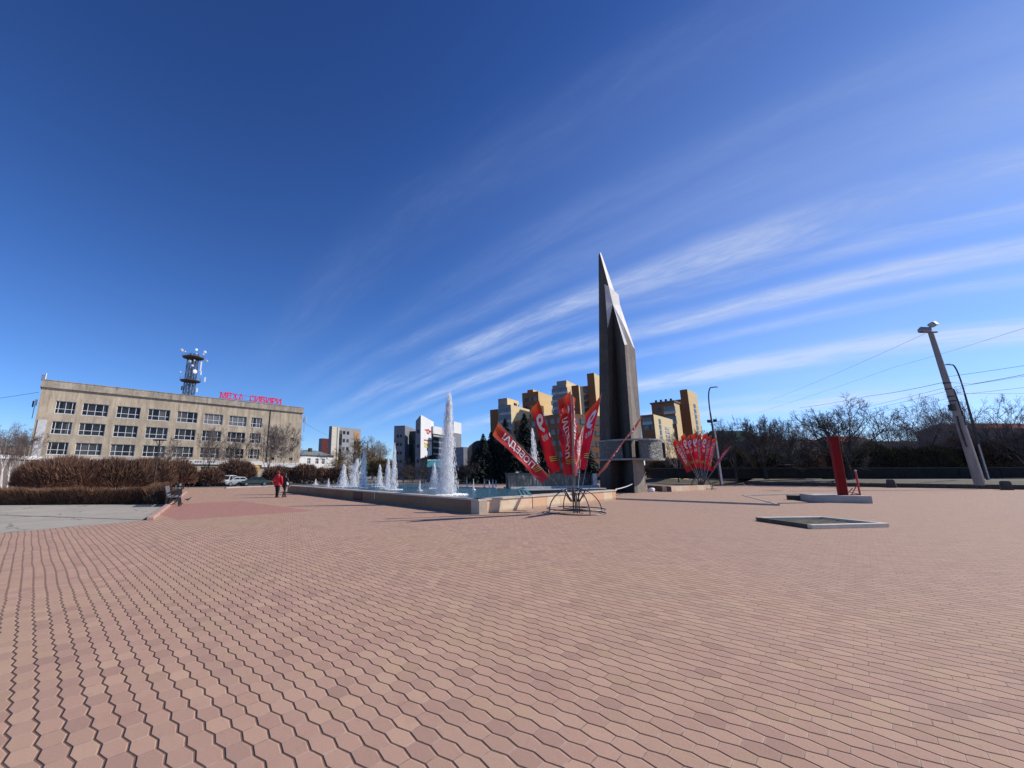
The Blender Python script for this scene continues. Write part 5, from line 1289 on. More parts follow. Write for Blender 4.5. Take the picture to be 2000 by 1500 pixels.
# ---- spruces
def spruce(lab, px_, pyb, pyt, rw, seed):
    r = random.Random(seed); b_ = G(px_, pyb); h = A(px_, pyt, b_.y).z
    o = thing("spruce_tree", lab, "tree", b_, 0, "dark spruces behind the pool"); mb = MB(); mb.tube([(0,0,0),(0,0,h*.97)], [.16,.02], 6); mb.build("trunk", M_BARK, o)
    mb = MB(); n = int(h*9)
    for k in range(n):
        f = (k + r.random())/n; z = .05*h + f*h*.95; R_ = rw*(1-f)**.85*r.uniform(.75,1.1) + .12
        for j in range(8):
            a = r.uniform(0, 6.283); dx, dy = math.cos(a), math.sin(a); tip = (R_*dx, R_*dy, z - R_*.32)
            for q in range(3):
                u0, u1 = q/3, (q+1)/3*1.02; w = .22*(1-q*.2)*r.uniform(.7,1.2)
                pa = Vector((tip[0]*u0, tip[1]*u0, z + (tip[2]-z)*u0*u0)); pb = Vector((tip[0]*u1, tip[1]*u1, z + (tip[2]-z)*u1*u1))
                sd_ = Vector((-dy, dx, 0))*w; dn = Vector((0,0,-.22*r.random()))
                mb.add([pa, pb + sd_ + dn, pb + (pb-pa)*.4, pb - sd_ + dn], [(0,1,2),(0,2,3)])
    mb.build("crown", M_SPR, o)
spruce("short dark spruce furthest left of its group, beside the brown pavilion", 946, 944.5, 846, 2.3, 71); spruce("dark spruce with a thin tip behind the leftmost flag", 962, 944, 842, 2.8, 72)
spruce("taller dark spruce between the two left flags", 991, 944, 816, 3.3, 73); spruce("tallest dark spruce, behind the second flag", 1030, 943.5, 806, 3.6, 74); spruce("dark spruce partly hidden by the middle flags", 1062, 943.5, 846, 3.0, 75); spruce("dark spruce close to the left side of the monument", 1150, 942, 850, 2.6, 76); spruce("dark spruce behind the lower end of the leftmost flag", 1008, 944.5, 858, 3.0, 77)
spruce("wide low dark spruce filling the gap left of the leftmost flag", 974, 944.2, 866, 4.2, 78); spruce("broad dark spruce between the two left flags, low down", 1018, 944.2, 862, 4.4, 79); spruce("low dark spruce at the very left of the group, in front of the pavilion corner", 934, 944.6, 872, 3.2, 80)
# ---- trees across the road on the right
RG = "bare trees across the road on the right"
def RT(lab, px_, pyb, pyt, pxw, seed, Y=None, gr=RG, tw=None, bk=None, **kw):
    z = .95; b_ = G(px_, pyb, z) if Y is None else Vector((A(px_, pyb, Y).x, Y, A(px_, pyb, Y).z))
    h = A(px_, pyt, b_.y).z - b_.z; k = dict(tr=.30, trunk=.2, spread=1.0, limbs=6, twig_w=.050, side=(7,6,6,2), ang=(18,60)); k.update(kw)
    return bare_tree(lab, b_, h, pxw/2/F*b_.y, seed, gr, bk or M_BARK, tw or M_TWIG, **k)
RT("large bare spreading tree behind the red slab", 1662, 934, 762, 150, 81, 58, side=(8,7,6,3), twig_w=.046, limbs=7, tr=.34)
RT("bare forked tree halfway between lamp post and red slab", 1497, 934, 806, 110, 82, 62, side=(8,7,6,3), twig_w=.046, limbs=7, tr=.34)
RT("bare tree just right of the lamp post", 1437, 934, 808, 76, 83, 62)
RT("bare tree left of the lamp post, above the far flags", 1404, 934, 818, 56, 84, 66)
RT("slim bare tree between the forked tree and the red slab, left one", 1545, 933, 814, 62, 85, 72)
RT("slim bare tree close to the left of the red slab", 1590, 933, 812, 70, 86, 74, tw=M_PALE)
RT("pale bare tree just right of the large spreading tree", 1752, 932, 800, 90, 87, 80, tw=M_BTWIG)
RT("bushy bare tree left of the concrete pole", 1815, 931, 766, 110, 88, 72, tw=M_BTWIG, side=(8,7,6,3), twig_w=.046, limbs=7, tr=.34)
RT("tall bare tree right of the second street lamp", 1912, 931, 752, 120, 89, 72, tw=M_BTWIG, side=(8,7,6,3), twig_w=.046, limbs=7, tr=.34)
RT("bare tree near the right edge with low spreading twigs", 1968, 931, 770, 110, 90, 70, tw=M_BTWIG)
RT("dark bare tree cut by the right edge", 2012, 933, 765, 110, 91, 60)
RT("thin bare tree in front of the low yellow block, above the far flags", 1326, 940, 826, 46, 92, 70, bk=M_BTWIG, tw=M_BTWIG)
RT("pale thin tree right of the slab, before the red roof", 1706, 933, 812, 60, 93, 78, tw=M_PALE)
RT("thin bare tree among the others between forked tree and slab", 1568, 933, 816, 60, 94, 84, tw=M_PALE)
RT("thin bare tree just right of the forked tree", 1523, 933, 812, 60, 95, 84, tw=M_TWIG)
RT("thin bare tree behind the tree by the lamp post", 1462, 933, 812, 60, 96, 86, tw=M_TWIG)
RT("bare tree behind the street lamp and concrete pole", 1865, 931, 770, 110, 97, 82, tw=M_TWIG)
# ---- scrub and stone wall across the road
def scrub(lab, px0, px1, pyt, Y, seed, mt, n=4200):
    p0, p1 = A(px0, 925, Y), A(px1, 925, Y); z0 = 1.0; h = A((px0+px1)/2, pyt, Y).z - z0
    return dome_bush(lab, Vector(((p0.x+p1.x)/2, Y, z0)), (p1.x-p0.x)/2, 2.2, h, seed, "scrub across the road", n, mt, .05, "scrub_bush")
for i, (lab, x0, x1, yt, Y_, mt_) in enumerate((
    ("dark scrub left of the far flags, behind the monument", 1270, 1345, 893, 78, M_OLIVE), ("olive scrub behind the far flags", 1325, 1412, 888, 80, M_OLIVE), ("brown scrub right of the lamp post", 1405, 1475, 872, 76, M_OLIVE), ("olive brown scrub below the forked tree", 1462, 1548, 874, 78, M_OLIVE),
    ("dark scrub left of the red slab", 1535, 1622, 872, 76, M_DOME), ("dark brown scrub directly behind the red slab", 1605, 1680, 866, 80, M_DOME), ("rust brown scrub right of the large tree", 1670, 1752, 862, 74, M_OLIVE), ("olive scrub below the pale gable house", 1735, 1812, 872, 72, M_OLIVE),
    ("brown scrub at the foot of the bushy tree", 1795, 1872, 868, 70, M_OLIVE), ("reddish scrub behind the concrete pole", 1858, 1930, 852, 72, M_DOME), ("reddish brown scrub right of the street lamp", 1915, 1985, 856, 68, M_HEDGE), ("dark scrub cut by the right edge", 1970, 2050, 846, 66, M_DOME), ("thin dark scrub behind the cascade and monument", 1180, 1290, 905, 84, M_DOME))):
    scrub(lab, x0, x1, yt, Y_, 100+i, mt_)
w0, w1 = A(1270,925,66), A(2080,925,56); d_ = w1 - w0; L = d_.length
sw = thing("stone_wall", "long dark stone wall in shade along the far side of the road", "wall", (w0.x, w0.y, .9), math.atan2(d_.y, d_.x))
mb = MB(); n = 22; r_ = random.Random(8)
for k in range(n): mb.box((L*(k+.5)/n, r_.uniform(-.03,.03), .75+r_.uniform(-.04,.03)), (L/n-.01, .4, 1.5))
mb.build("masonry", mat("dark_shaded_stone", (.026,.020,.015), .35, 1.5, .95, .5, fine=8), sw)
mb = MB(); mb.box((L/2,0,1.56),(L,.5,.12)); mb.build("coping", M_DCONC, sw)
# ------------------------------------------------------------------ posts, lamps, cables
lp = G(300, 955); lp = Vector((A(300,945,34).x, 34, 0)); tz = A(312,860,34).z
o = thing("lamp_post", "dark slim lamp post with a flat T shaped head in front of the domed bushes", "lamp post", lp)
mb = MB(); mb.tube([(0,0,0),(0,0,.5),(0,0,tz)], [.09,.055,.045], 8); mb.build("post", M_DARK, o)
mb = MB(); mb.bbox((0,0,tz+.02),(.95,.4,.10),.03); mb.tube([(-.35,0,tz),(0,0,tz-.5),(.35,0,tz)], .025, 5); mb.build("lamp_head", M_DARK, o)
M_CPOLE = mat("grey_concrete_pole", (.25,.235,.215), .2, 2, .9, .3, stretch=(1,1,.3), fine=25)
def street_lamp(lab, px0, py0, z, Yb, top, head, rad, mt, arm):
    p = A(px0, py0, Yb); p.z = z; T_ = A(top[0], top[1], Yb) - p; Hd = A(head[0], head[1], Yb) - p
    o = thing("street_lamp", lab, "street lamp", p)
    mb = MB(); k = T_*.55; mb.tube([(0,0,-.3), k, T_], [rad, rad*.75, rad*.5], 9); mb.build("column", mt, o)
    mb = MB(); pts = []
    for i in range(9):
        f = i/8; q = T_*(1-f)**2 + (T_ + Vector((Hd.x*.0 + T_.x*.02 - T_.x*.02, 0, (Hd.z-T_.z)*1.15)))*2*f*(1-f) + Hd*f*f; pts.append(q)
    mb.tube(pts, [rad*.42]*9, 7); mb.build("arm", M_DARK, o)
    mb = MB(); dx = 1 if Hd.x > T_.x else -1
    mb.loft([[(Hd.x + dx*(a*.9-.1), y*w_, Hd.z + zz*w_ + .02) for y, zz in ((-.16,0),(.16,0),(.12,.14),(-.12,.14))] for a, w_ in ((0,.6),(.3,1),(.7,1),(1,.4))]); mb.build("lamp_head", mat("pale_lamp_housing",(.5,.5,.5),.1,3,.4) if "pale_lamp_housing" not in bpy.data.materials else bpy.data.materials["pale_lamp_housing"], o)
    return o, p, T_
o, p, T_ = street_lamp("concrete street lamp with curved arm and a white lower post, right of the far flags", 1408, 940, .45, 56, (1387,805), (1393,757), .19, M_DCONC, 1)
mb = MB(); q = A(1410,942,55.5) - p; q2 = A(1396,838,55.5) - p; mb.tube([(q.x,q.y,-.2), tuple(q2)], [.11,.08], 7); mb.build("pale_post", mat("whitewashed_post",(.6,.58,.54),.15,2,.8), o)
for dx, zf in ((-1,.83),(1,.84)):
    mb = MB(); c = T_*zf; mb.bbox((c.x+dx*.42,c.y-.1,c.z+.35),(.42,.35,.4),.06); mb.tube([(c.x,c.y,c.z+.15),(c.x+dx*.45,c.y-.05,c.z+.2)], .05, 5); mb.build("floodlight", M_DARK, o)
o, p, T_ = street_lamp("dark street lamp with curved arm behind the concrete pole", 1930, 936, .95, 52, (1884,768), (1857,713), .18, M_DCONC, -1)
mb = MB(); q = A(1932,936,51.6) - p; q2 = A(1911,868,51.6) - p; mb.tube([(q.x,q.y,-.2), tuple(q2)], [.06,.05], 6); mb.build("cable_pipe", bpy.data.materials["whitewashed_post"], o)
# big concrete pole with floodlights
pb_ = A(1911, 938, 44); pb_.z = .75; pt_ = A(1817, 648, 44) - pb_
cp = thing("concrete_pole", "tall leaning concrete pole with two floodlights on top at the right", "utility pole", pb_)
mb = MB(); mb.tube([(0,0,-.3), tuple(pt_*.5), tuple(pt_)], [.38,.30,.21], 12); mb.build("shaft", M_CPOLE, cp)
mb = MB()
for q_, dx in ((pt_ + Vector((-.75,-.1,.15)), -1), (pt_ + Vector((.1,-.3,.75)), 1)):
    mb = MB(); mb.bbox((0,0,0),(.95,.55,.5),.07); mb.box((0,-.3,0),(.85,.05,.42)); f_ = mb.build("floodlight", M_STEEL, cp, loc=q_); f_.rotation_euler = (R(-25), R(-12*dx), R(25*dx))
mb = MB(); mb.box((pt_.x-.2,0,pt_.z-.05),(1.9,.2,.12)); mb.build("bracket", M_DARK, cp)
def ptt(f): return pt_*f
mb = MB(); mb.tube([(.38,-.2,0), tuple(ptt(.42)+Vector((.31,-.17,0)))], .05, 6); mb.build("cable_pipe", bpy.data.materials["whitewashed_post"], cp)
for f in (.64,.60,.55,.52):
    mb = MB(); c = ptt(f); mb.lathe([(.29-.1*f,-.06),(.37-.1*f,-.06),(.37-.1*f,.06),(.29-.1*f,.06)], 12, tuple(c)); mb.build("clamp_band", M_DARK, cp)
mb = MB(); c = ptt(.50); mb.bbox((c.x-.42,c.y-.1,c.z-.4),(.45,.4,.7),.05); mb.build("junction_box", M_DARK, cp)
mb = MB(); 
for f0, f1, s_ in ((.6,.42,.27),(.5,.36,.3),(.42,.27,-.32),(.38,.22,-.34)):
    a, b_ = ptt(f0), ptt(f1); mb.tube([tuple(a+Vector((s_,-.2,0))), tuple((a+b_)/2+Vector((s_*1.25,-.2,0))), tuple(b_+Vector((s_,-.2,0)))], .07, 5)
mb.build("cable_loop", M_DARK, cp)
# overhead cables
M_CAB = mat("black_cable", (.03,.03,.035), .1, 3, .7)
CG = "overhead cables at the concrete pole"
def cable(lab, pts, rad=.022, gr=CG, sag=.25):
    P = [A(*q) for q in pts]; o_ = []
    for a, b_ in zip(P[:-1], P[1:]):
        n = 12
        for k in range(n): f = k/n; q = a + (b_-a)*f; q.z -= sag*4*f*(1-f)*(b_-a).length/60; o_.append(q)
    o_.append(P[-1]); org = P[0]; mb = MB(); mb.tube([p_ - org for p_ in o_], rad*.72, 4)
    c = mb.build("cable", M_CAB, loc=org); tag(c, lab, "cable", gr)
cable("cable rising to the very top of the concrete pole from the lower left", [(1500,783,110),(1806,652,44)], .02)
cable("faint cable passing high above the street lamp to the right edge", [(1480,806,115),(1750,716,70),(2040,628,40)], .02)
cable("topmost cable from the pole bands to the right edge", [(1849,736,44),(2040,708,40)], .025)
cable("thick cable leaving the pole to the left above the large bare tree", [(1560,797,100),(1700,773,70),(1842,747,44)], .035)
cable("thick cable leaving the pole to the right behind the lamp arm", [(1853,746,44),(1900,750,48),(2040,724,42)], .035)
cable("lower cable left of the pole, over the bushy tree", [(1600,812,95),(1847,757,44)], .022)
cable("second lower cable left of the pole", [(1600,818,95),(1850,764,44)], .022)
cable("cable from the pole clamps to the right edge, third down", [(1856,757,44),(2040,728,42)], .022)
cable("level cable to the right edge below the lamp arm", [(1858,768,44),(2040,768,44)], .022)
cable("lowest cable right of the pole, among tree tops", [(1860,772,44),(2040,752,42)], .022)
cable("lowest cable left of the pole over the tree tops", [(1640,808,90),(1735,801,70),(1852,778,44)], .022)
cable("cable from the left edge to the corner of the beige building", [(-60,786,60),(76,766,62)], .035, None)
cable("thin cable from the right end of the beige building towards the white house", [(594,826,90),(640,850,120)], .03, None)
# bollards in front of the retaining kerb
def bollard(lab, px_, py_, pyt):
    p = G(px_, py_); h = A(px_, pyt, p.y).z; o = thing("bollard", lab, "bollard", p, .7, "squat concrete bollards along the verge")
    w_ = .82; mb = MB(); mb.loft([[(s*w_/2*k, q*w_/2*k, z) for s, q in ((-1,-1),(1,-1),(1,1),(-1,1))] for z, k in ((0,1),(h*.8,.86),(h*.93,.84),(h,.7))]); mb.build("block", M_DCONC, o)
    mb = MB(); mb.box((0,0,h+.03),(w_*.62,w_*.62,.06)); mb.build("cap", M_CONC, o)
bollard("squat dark bollard right of the concrete plinth", 1742, 952.5, 937); bollard("squat dark bollard near the right edge below the concrete pole", 1967, 957, 940)
# ------------------------------------------------------------------ bench, bin, bird
p = G(349, 989); bd = (kk - k1).normalized(); ba = math.atan2(bd.y, bd.x)
M_CAST = mat("black_cast_iron", (.022,.022,.024), .3, 8, .45); M_SLAT = mat("grey_bench_slats", (.17,.17,.18), .25, 5, .6)
o = thing("park_bench", "ornate black cast iron bench with grey slats seen from its end beside the hedge", "bench", p, ba)
def side(x):
    mb = MB(); T_ = lambda P, r_: mb.tube([(x, y, z) for y, z in P], r_, 6)
    T_([(.0,0),(.03,.2),(.10,.44)], .03); T_([(.62,0),(.58,.22),(.52,.44)], .03); T_([(.02,.44),(.55,.44),(.66,.66),(.72,.98),(.66,1.05)], .03)
    T_([(.08,.44),(.02,.62),(.10,.70),(.40,.68),(.62,.66)], .028); T_([(.62,.0),(.74,.02)], .03); T_([(.0,0),(-.10,.02)], .03)
    T_([(.31 + .13*math.cos(a), .22 + .13*math.sin(a)) for a in [k*math.pi/6 for k in range(13)]], .018); T_([(.31 + .09*math.cos(a), .56 + .08*math.sin(a)) for a in [k*math.pi/6 for k in range(13)]], .015)
    T_([(.1,.05),(.3,.36),(.55,.05)], .018)
    return mb
for x in (0, 1.0, 2.0): side(x).build("iron_frame", M_CAST, o)
mb = MB()
for k in range(6): mb.box((1.0,.05+.09*k,.465),(2.1,.07,.03))
mb.build("seat", M_SLAT, o); mb = MB()
for k in range(6): mb.box((1.0,.57+.026*k,.56+.085*k),(2.1,.028,.066))
mb.build("backrest", M_SLAT, o)
p = G(341, 981); o = thing("litter_bin", "small black ornate litter bin at the near end of the bench", "bin", p)
mb = MB(); mb.lathe([(.05,.02),(.20,.03),(.17,.12),(.24,.25),(.27,.62),(.30,.72),(.27,.75),(.22,.70),(.2,.3),(.05,.28)], 14); mb.build("body", M_CAST, o)
mb = MB(); mb.tube([(-.3,0,.3),(-.36,0,.8),(0,0,1.05),(.36,0,.8),(.3,0,.3)], .022, 6); mb.lathe([(.01,-.06),(.06,-.02),(.05,.05),(.01,.1)], 8, (0,0,1.1)); mb.build("hoop", M_CAST, o)
p = G(366, 980.5); o = thing("pigeon", "small dark pigeon on the paving right of the bench", "bird", p, .6)
M_PIG = mat("dark_pigeon_feathers", (.06,.06,.07), .3, 20, .6)
mb = MB(); prof = [(-.17,.135,.012,.01),(-.12,.14,.03,.02),(-.05,.15,.058,.05),(.03,.155,.066,.06),(.09,.18,.05,.05),(.12,.225,.032,.035),(.14,.26,.034,.033),(.17,.265,.024,.024),(.19,.258,.006,.006)]
mb.loft([[(x, w_*math.cos(a), z + h_*math.sin(a)) for a in [k*math.pi/5 for k in range(10)]] for x, z, w_, h_ in prof]); mb.build("body", M_PIG, o, smooth=True)
mb = MB()
for s in (-1,1): mb.tube([(0,s*.025,.10),(.005,s*.028,.0),(.04,s*.03,.004)], .006, 4)
mb.build("legs", mat("pigeon_red_legs",(.3,.08,.06),.1,5,.6), o)
# ------------------------------------------------------------------ people
M_SKIN = mat("skin", (.50,.31,.23), .08, 6, .55); M_HAIR = mat("dark_hair", (.03,.022,.018), .3, 20, .6); M_HOOD = mat("dark_red_cap", (.22,.03,.03), .15, 5, .8)
M_JRED = mat("red_jacket", (.60,.012,.025), .15, 3, .65, .15); M_JBLK = mat("black_jacket", (.022,.026,.027), .3, 3, .65, .15); M_TRS = mat("dark_trousers", (.022,.022,.026), .25, 4, .8, .1); M_SHOE = mat("dark_brown_shoes", (.045,.02,.016), .2, 6, .6)
M_BAGL = mat("pale_shoulder_bag", (.5,.5,.5), .1, 4, .6)
def skin_body(nodes, edges, name, mt, parent):
    """continuous figure grown from a skeleton with the skin modifier"""
    me = bpy.data.meshes.new(name); me.from_pydata([n[0] for n in nodes], edges, []); o = bpy.data.objects.new(name, me); COL.objects.link(o)
    sk = o.modifiers.new("skin", 'SKIN'); ss = o.modifiers.new("sub", 'SUBSURF'); ss.levels = ss.render_levels = 2
    lay = me.skin_vertices[0].data if me.skin_vertices else None
    if lay is None:
        import bmesh
        bm = bmesh.new(); bm.from_mesh(me); bm.verts.layers.skin.verify(); bm.to_mesh(me); bm.free(); lay = me.skin_vertices[0].data
    for i, n in enumerate(nodes): lay[i].radius = n[1] if isinstance(n[1], tuple) else (n[1], n[1]); lay[i].use_root = (i == 0)
    dg = bpy.context.evaluated_depsgraph_get(); m2 = bpy.data.meshes.new_from_object(o.evaluated_get(dg)); bpy.data.objects.remove(o)
    m2.name = name; m2.materials.clear(); m2.materials.append(mt)
    for pl in m2.polygons: pl.use_smooth = True
    o = bpy.data.objects.new(name, m2); COL.objects.link(o); o.parent = parent; return o
def ell_loft(mb, rings, n=14):
    """rings: (x, y, z, rx, ry)"""
    mb.loft([[(x + rx*math.cos(2*math.pi*k/n), y + ry*math.sin(2*math.pi*k/n), z) for k in range(n)] for x, y, z, rx, ry in rings]); return mb
def person(lab, p, rz, hgt, jm, stride, armbend, cap, jlong, slim=1.0, bag=False):
    s = hgt/1.75; o = thing("person", lab, "person", p, rz, None); o.scale = (s*slim, s*slim, s)
    st = stride; N = []; E_ = []
    def nd(x, y, z, r_): N.append(((x,y,z), r_)); return len(N)-1
    # faces +y (walking away); x to the right
    pel = nd(0,0,.95,(.135,.10)); wa = nd(0,.01,1.12,(.125,.09)); ch = nd(0,.0,1.32,(.155,.105)); nk0 = nd(0,0,1.46,(.075,.065)); nk = nd(0,.015,1.52,.052); hd0 = nd(0,.03,1.585,(.068,.078)); hd = nd(0,.035,1.66,(.078,.092)); tp_ = nd(0,.03,1.73,(.05,.06))
    E_ += [(pel,wa),(wa,ch),(ch,nk0),(nk0,nk),(nk,hd0),(hd0,hd),(hd,tp_)]
    for sx_, f in ((-1, st),(1, -st)):
        hp = nd(sx_*.10,0,.88,.088); kn = nd(sx_*.105, f*.5+.03, .49, .058); an = nd(sx_*.105, f, .09, .038); to = nd(sx_*.11, f+.14, .035, .034); E_ += [(pel,hp),(hp,kn),(kn,an),(an,to)]
        sh = nd(sx_*.19,0,1.42,.058); el = nd(sx_*.26,-f*.35-.03,1.14,.043); wr = nd(sx_*.25,-f*.5+armbend,.90,.03); hn = nd(sx_*.25,-f*.5+armbend+.03,.82,.034); E_ += [(ch,sh),(sh,el),(el,wr),(wr,hn)]
        # five fingers
        for k in range(4):
            q1 = nd(sx_*.25+(k-1.5)*.006, -f*.5+armbend+.005+.018*k, .765, .009); q2 = nd(sx_*.24+(k-1.5)*.005, -f*.5+armbend+.015+.018*k, .725-.008*(k in (1,2)), .008); E_ += [(hn,q1),(q1,q2)]
        t1 = nd(sx_*.235, -f*.5+armbend+.075, .80, .01); t2 = nd(sx_*.23, -f*.5+armbend+.09, .765, .009); E_ += [(hn,t1),(t1,t2)]
    skin_body(N, E_, "body", M_SKIN, o)
    mb = MB(); ell_loft(mb, [(0,0,jlong,.205,.155),(0,0,jlong+.04,.212,.16),(0,.005,1.05,.195,.145),(0,0,1.22,.205,.15),(0,-.005,1.36,.222,.148),(0,0,1.43,.19,.12),(0,.005,1.49,.10,.085),(0,.01,1.53,.072,.07)])
    for sx_, f in ((-1, st),(1, -st)):
        mb.tube([(sx_*.17,0,1.41),(sx_*.235,-.01,1.33),(sx_*.275,-f*.35-.03,1.14),(sx_*.262,-f*.5+armbend,.93),(sx_*.255,-f*.5+armbend+.01,.87)], [.085,.088,.072,.058,.05], 10)
    mb.build("jacket", jm, o, smooth=True)
    mb = MB(); ell_loft(mb, [(0,0,.84,.185,.14),(0,0,1.0,.175,.13)])
    for sx_, f in ((-1, st),(1, -st)):
        mb.tube([(sx_*.09,0,.93),(sx_*.10,f*.12,.76),(sx_*.105,f*.5+.03,.49),(sx_*.105,f*.95,.2),(sx_*.105,f,.07)], [.10,.098,.076,.062,.060], 10)
    mb.build("trousers", M_TRS, o, smooth=True)
    for sx_, f in ((-1, st),(1, -st)):
        mb = MB(); mb.loft([[(sx_*.108 + w_*x, f + y, z) for x, z in ((-1,.0),(1,.0),(1,h_*.6),(.6,h_),(-.6,h_),(-1,h_*.6))] for y, w_, h_ in ((-.09,.036,.09),(-.03,.045,.11),(.06,.048,.085),(.15,.046,.06),(.2,.028,.035))]); mb.build("shoe", M_SHOE, o)
    mb = MB(); ell_loft(mb, [(0,.005,1.585,.086,.085),(0,.01,1.65,.098,.104),(0,.02,1.70,.095,.108),(0,.025,1.745,.07,.085),(0,.025,1.77,.02,.03)]); mb.build("cap" if cap else "hair", M_HOOD if cap else M_HAIR, o, smooth=True)
    mb = MB()   # face side features
    mb.tube([(0,.115,1.675),(0,.138,1.645),(0,.118,1.635)], [.010,.014,.012], 6); mb.build("nose", M_SKIN, o, smooth=True)
    if bag:
        mb = MB(); mb.bbox((.25,.02,1.02),(.1,.26,.22),.03); mb.build("shoulder_bag", M_BAGL, o)
    return o
p = G(540.5, 971.6); person("person in a bright red jacket and dark trousers walking away beside the fountain wall", p, R(-8), 1.80, M_JRED, .12, .05, True, .80)
p = G(554.5, 971.2); person("person in dark clothes walking away, right of the one in red", p, R(-22), 1.66, M_JBLK, .24, .10, False, .78, .95, True)
# ------------------------------------------------------------------ parked cars
M_TYRE = mat("black_tyre", (.02,.02,.02), .2, 8, .9); M_CGL = glassmat("car_glass", (.02,.025,.03), .05); M_RIM = mat("alloy_rim", (.4,.4,.4), .1, 5, .35, metal=.8); M_LAMP = mat("headlight_glass", (.6,.6,.6), .05, 3, .15); M_TAIL = mat("tail_light_red", (.4,.02,.02), .05, 3, .25)
def carpaint(name, col):
    m, t, b = newmat(name); co = t.node('ShaderNodeTexCoord').outputs['Object']; n = t.noise(co, 2, 4, .6)
    t.l.new(t.mix(n, c4([x*.85 for x in col]), c4(col)), b.inputs['Base Color']); b.inputs['Roughness'].default_value = .28; b.inputs['Coat Weight'].default_value = .6; b.inputs['Coat Roughness'].default_value = .08; return m
PAINT = dict(white=carpaint("white_car_paint",(.7,.7,.69)), silver=carpaint("silver_car_paint",(.38,.39,.40)), black=carpaint("black_car_paint",(.02,.022,.025)), green=carpaint("dark_green_car_paint",(.03,.05,.045)), grey=carpaint("grey_car_paint",(.16,.165,.17)))
_car = {}
def make_car(kind):
    L, Wd, Ht = dict(sedan=(4.4,1.76,1.45), wagon=(4.5,1.8,1.68), van=(4.7,1.85,1.95))[kind]
    if kind == 'sedan': prof = [(-2.2,.45,.62),(-2.15,.32,.80),(-1.6,.26,.92),(-.9,.22,.97),(.5,.22,.98),(1.3,.22,.92),(1.95,.26,.80),(2.18,.36,.62)]; cab = [(-1.55,.95),(-.95,1.38),(.25,1.44),(.55,1.38),(1.25,.96)]
    elif kind == 'wagon': prof = [(-2.25,.45,.9),(-2.18,.32,1.0),(-1.6,.26,1.02),(0,.24,1.03),(1.0,.24,1.02),(1.9,.28,.9),(2.22,.4,.68)]; cab = [(-2.15,1.0),(-1.9,1.60),(.2,1.68),(.55,1.60),(1.2,1.0)]
    else: prof = [(-2.35,.45,1.0),(-2.3,.32,1.08),(-1.6,.26,1.1),(0,.24,1.1),(1.4,.24,1.08),(2.1,.28,.95),(2.34,.42,.7)]; cab = [(-2.28,1.08),(-2.2,1.88),(.6,1.94),(.95,1.84),(1.75,1.06)]
    return L, Wd, Ht, prof, cab
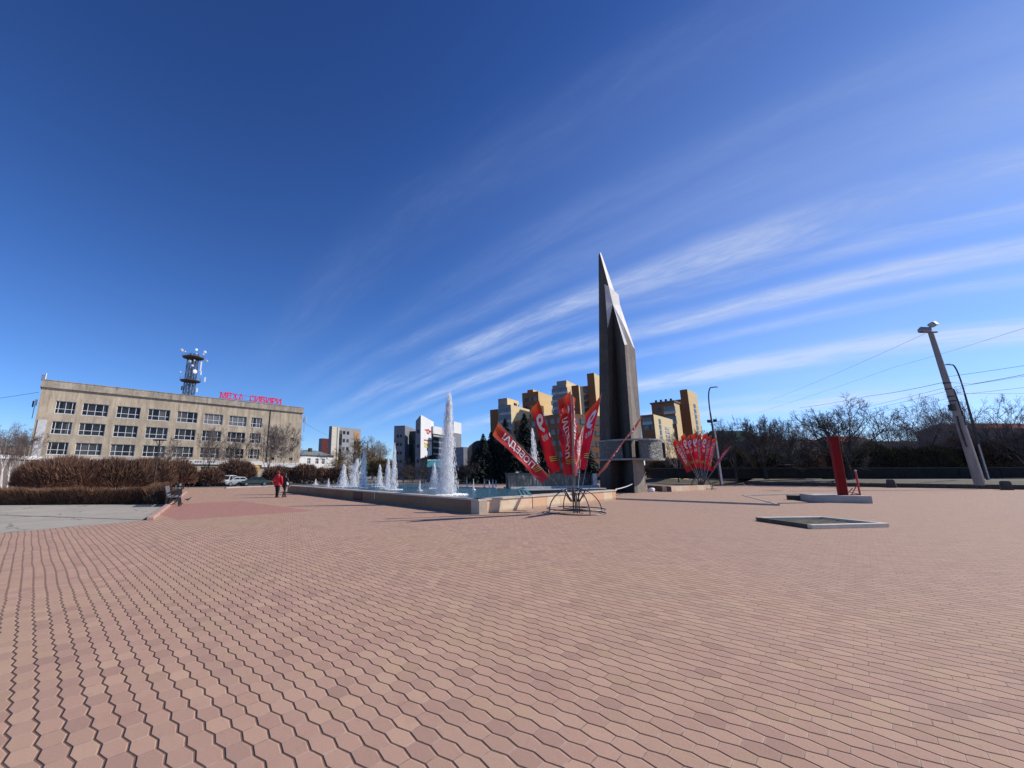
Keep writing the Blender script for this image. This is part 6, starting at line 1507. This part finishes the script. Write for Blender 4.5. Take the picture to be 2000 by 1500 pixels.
def car(lab, kind, paint, p, rz, group):
    L, Wd, Ht, prof, cab = make_car(kind); o = thing("parked_car", lab, "car", p, rz, group); W2 = Wd/2
    mb = MB(); mb.loft([[(x, s*W2*k, z) for s, k, z in ((-1,.92,zb),(1,.92,zb),(1,1,zb+.2),(1,.99,zt-.12),(1,.86,zt),(-1,.86,zt),(-1,.99,zt-.12),(-1,1,zb+.2))] for x, zb, zt in prof])
    mb.loft([[(x + 0, s*W2*w_, z) for x, z in cab] for s, w_ in ((-1,.80),(1,.80))]) if False else None
    mb.build("body", PAINT[paint], o, smooth=False)
    zr_ = max(z for x, z in cab); zb = cab[0][1]
    def wd(z): return W2*(.90 - .17*(z-zb)/(zr_-zb))
    mb = MB(); mb.loft([[(x, s*wd(z), z - (.02 if i in (0,len(cab)-1) else 0)) for i, (x, z) in enumerate(cab)] for s in (-1, 1)]); cb = mb.build("cabin", PAINT[paint], o)
    mb = MB()
    for s in (-1, 1):
        a = cab; zt = zr_ - .12
        for x0, x1, q0, q1 in ((a[0][0]+.25, -.02+(a[0][0]+a[-1][0])/2, a[1][0]+.08, -.02+(a[0][0]+a[-1][0])/2), (.06+(a[0][0]+a[-1][0])/2, a[-1][0]-.22, .06+(a[0][0]+a[-1][0])/2, a[3][0]-.06)):
            mb.quad((x0,s*(wd(zb+.06)+.012),zb+.06),(x1,s*(wd(zb+.06)+.012),zb+.06),(q1,s*(wd(zt)+.012),zt),(q0,s*(wd(zt)+.012),zt))
    mb.build("side_window", M_CGL, o)
    for nm, (A_, B_), sg in (("rear_window", (cab[0], cab[1]), -1), ("windscreen", (cab[-1], cab[-2]), 1)):
        mb = MB(); z0, z1 = A_[1]+.05, B_[1]-.05; f0, f1 = .05/(B_[1]-A_[1]), 1-.05/(B_[1]-A_[1]); x0 = A_[0]+(B_[0]-A_[0])*f0 + sg*.02; x1 = A_[0]+(B_[0]-A_[0])*f1 + sg*.02
        mb.quad((x0,-wd(z0)*.93,z0),(x0,wd(z0)*.93,z0),(x1,wd(z1)*.9,z1),(x1,-wd(z1)*.9,z1)); mb.build(nm, M_CGL, o)
    for x in (-L*.30, L*.31):
        for s in (-1, 1):
            mb = MB(); mb.lathe([(.02,-.1),(.26,-.1),(.32,-.07),(.32,.07),(.26,.1),(.02,.1)], 16); w_ = mb.build("wheel", M_TYRE, o, loc=(x, s*(W2-.08), .32)); w_.rotation_euler = (R(90),0,0)
            mb = MB(); mb.lathe([(.02,-.112),(.2,-.112),(.21,-.1),(.21,.1),(.2,.112),(.02,.112)], 10); mb.build("rim", M_RIM, w_)
    for s in (-1, 1):
        mb = MB(); mb.bbox((L/2-.09, s*W2*.68, .66),(.1,.34,.15),.02); mb.build("headlight", M_LAMP, o); mb = MB(); mb.bbox((-L/2+.07, s*W2*.74, .80),(.1,.24,.16),.02); mb.build("tail_light", M_TAIL, o)
    mb = MB(); mb.box((L/2-.0,0,.42),(.06,Wd*.8,.16)); mb.box((-L/2+.0,0,.45),(.06,Wd*.8,.16)); mb.build("bumper", M_DARK, o)
    return o
PG = "cars parked before the beige building"
for lab, k_, c_, px_, py_, rz in (("white van parked furthest left, half behind the bush end", 'van', 'white', 334, 948, -2.0), ("dark car parked behind the bench", 'sedan', 'black', 360, 950.5, -1.95), ("pale grey car between dark car and silver car", 'sedan', 'grey', 384, 949, -2.1), ("silver car below the white van body", 'sedan', 'silver', 411, 949.5, -1.9),
    ("white minivan in the middle of the parked row", 'van', 'white', 426, 947, -2.05), ("white wagon seen end on, right of the minivan", 'wagon', 'white', 442, 949, -1.5), ("pale silver car beside the awning bush", 'sedan', 'silver', 461, 949, -2.2), ("dark green car parked nearest to the walkers", 'sedan', 'green', 497, 949, -2.55),
    ):
    p = G(px_, py_); o = car(lab, k_, c_, p, rz, PG); o.scale = (.86, .86, .86)
PH = "cars parked beyond the fountain"
for lab, k_, c_, px_, py_, rz in (("dark car just right of the walkers, beyond the fountain rim", 'wagon', 'black', 572, 944, -2.6), ("grey car beyond the fountain, below the rounded bush", 'sedan', 'grey', 592, 943.5, -2.5), ("white car under the umbrella shaped bush", 'wagon', 'white', 622, 943, -2.4), ("silver car right of the umbrella shaped bush", 'sedan', 'silver', 645, 943, -2.6)):
    p = G(px_, py_); car(lab, k_, c_, p, rz, PH)
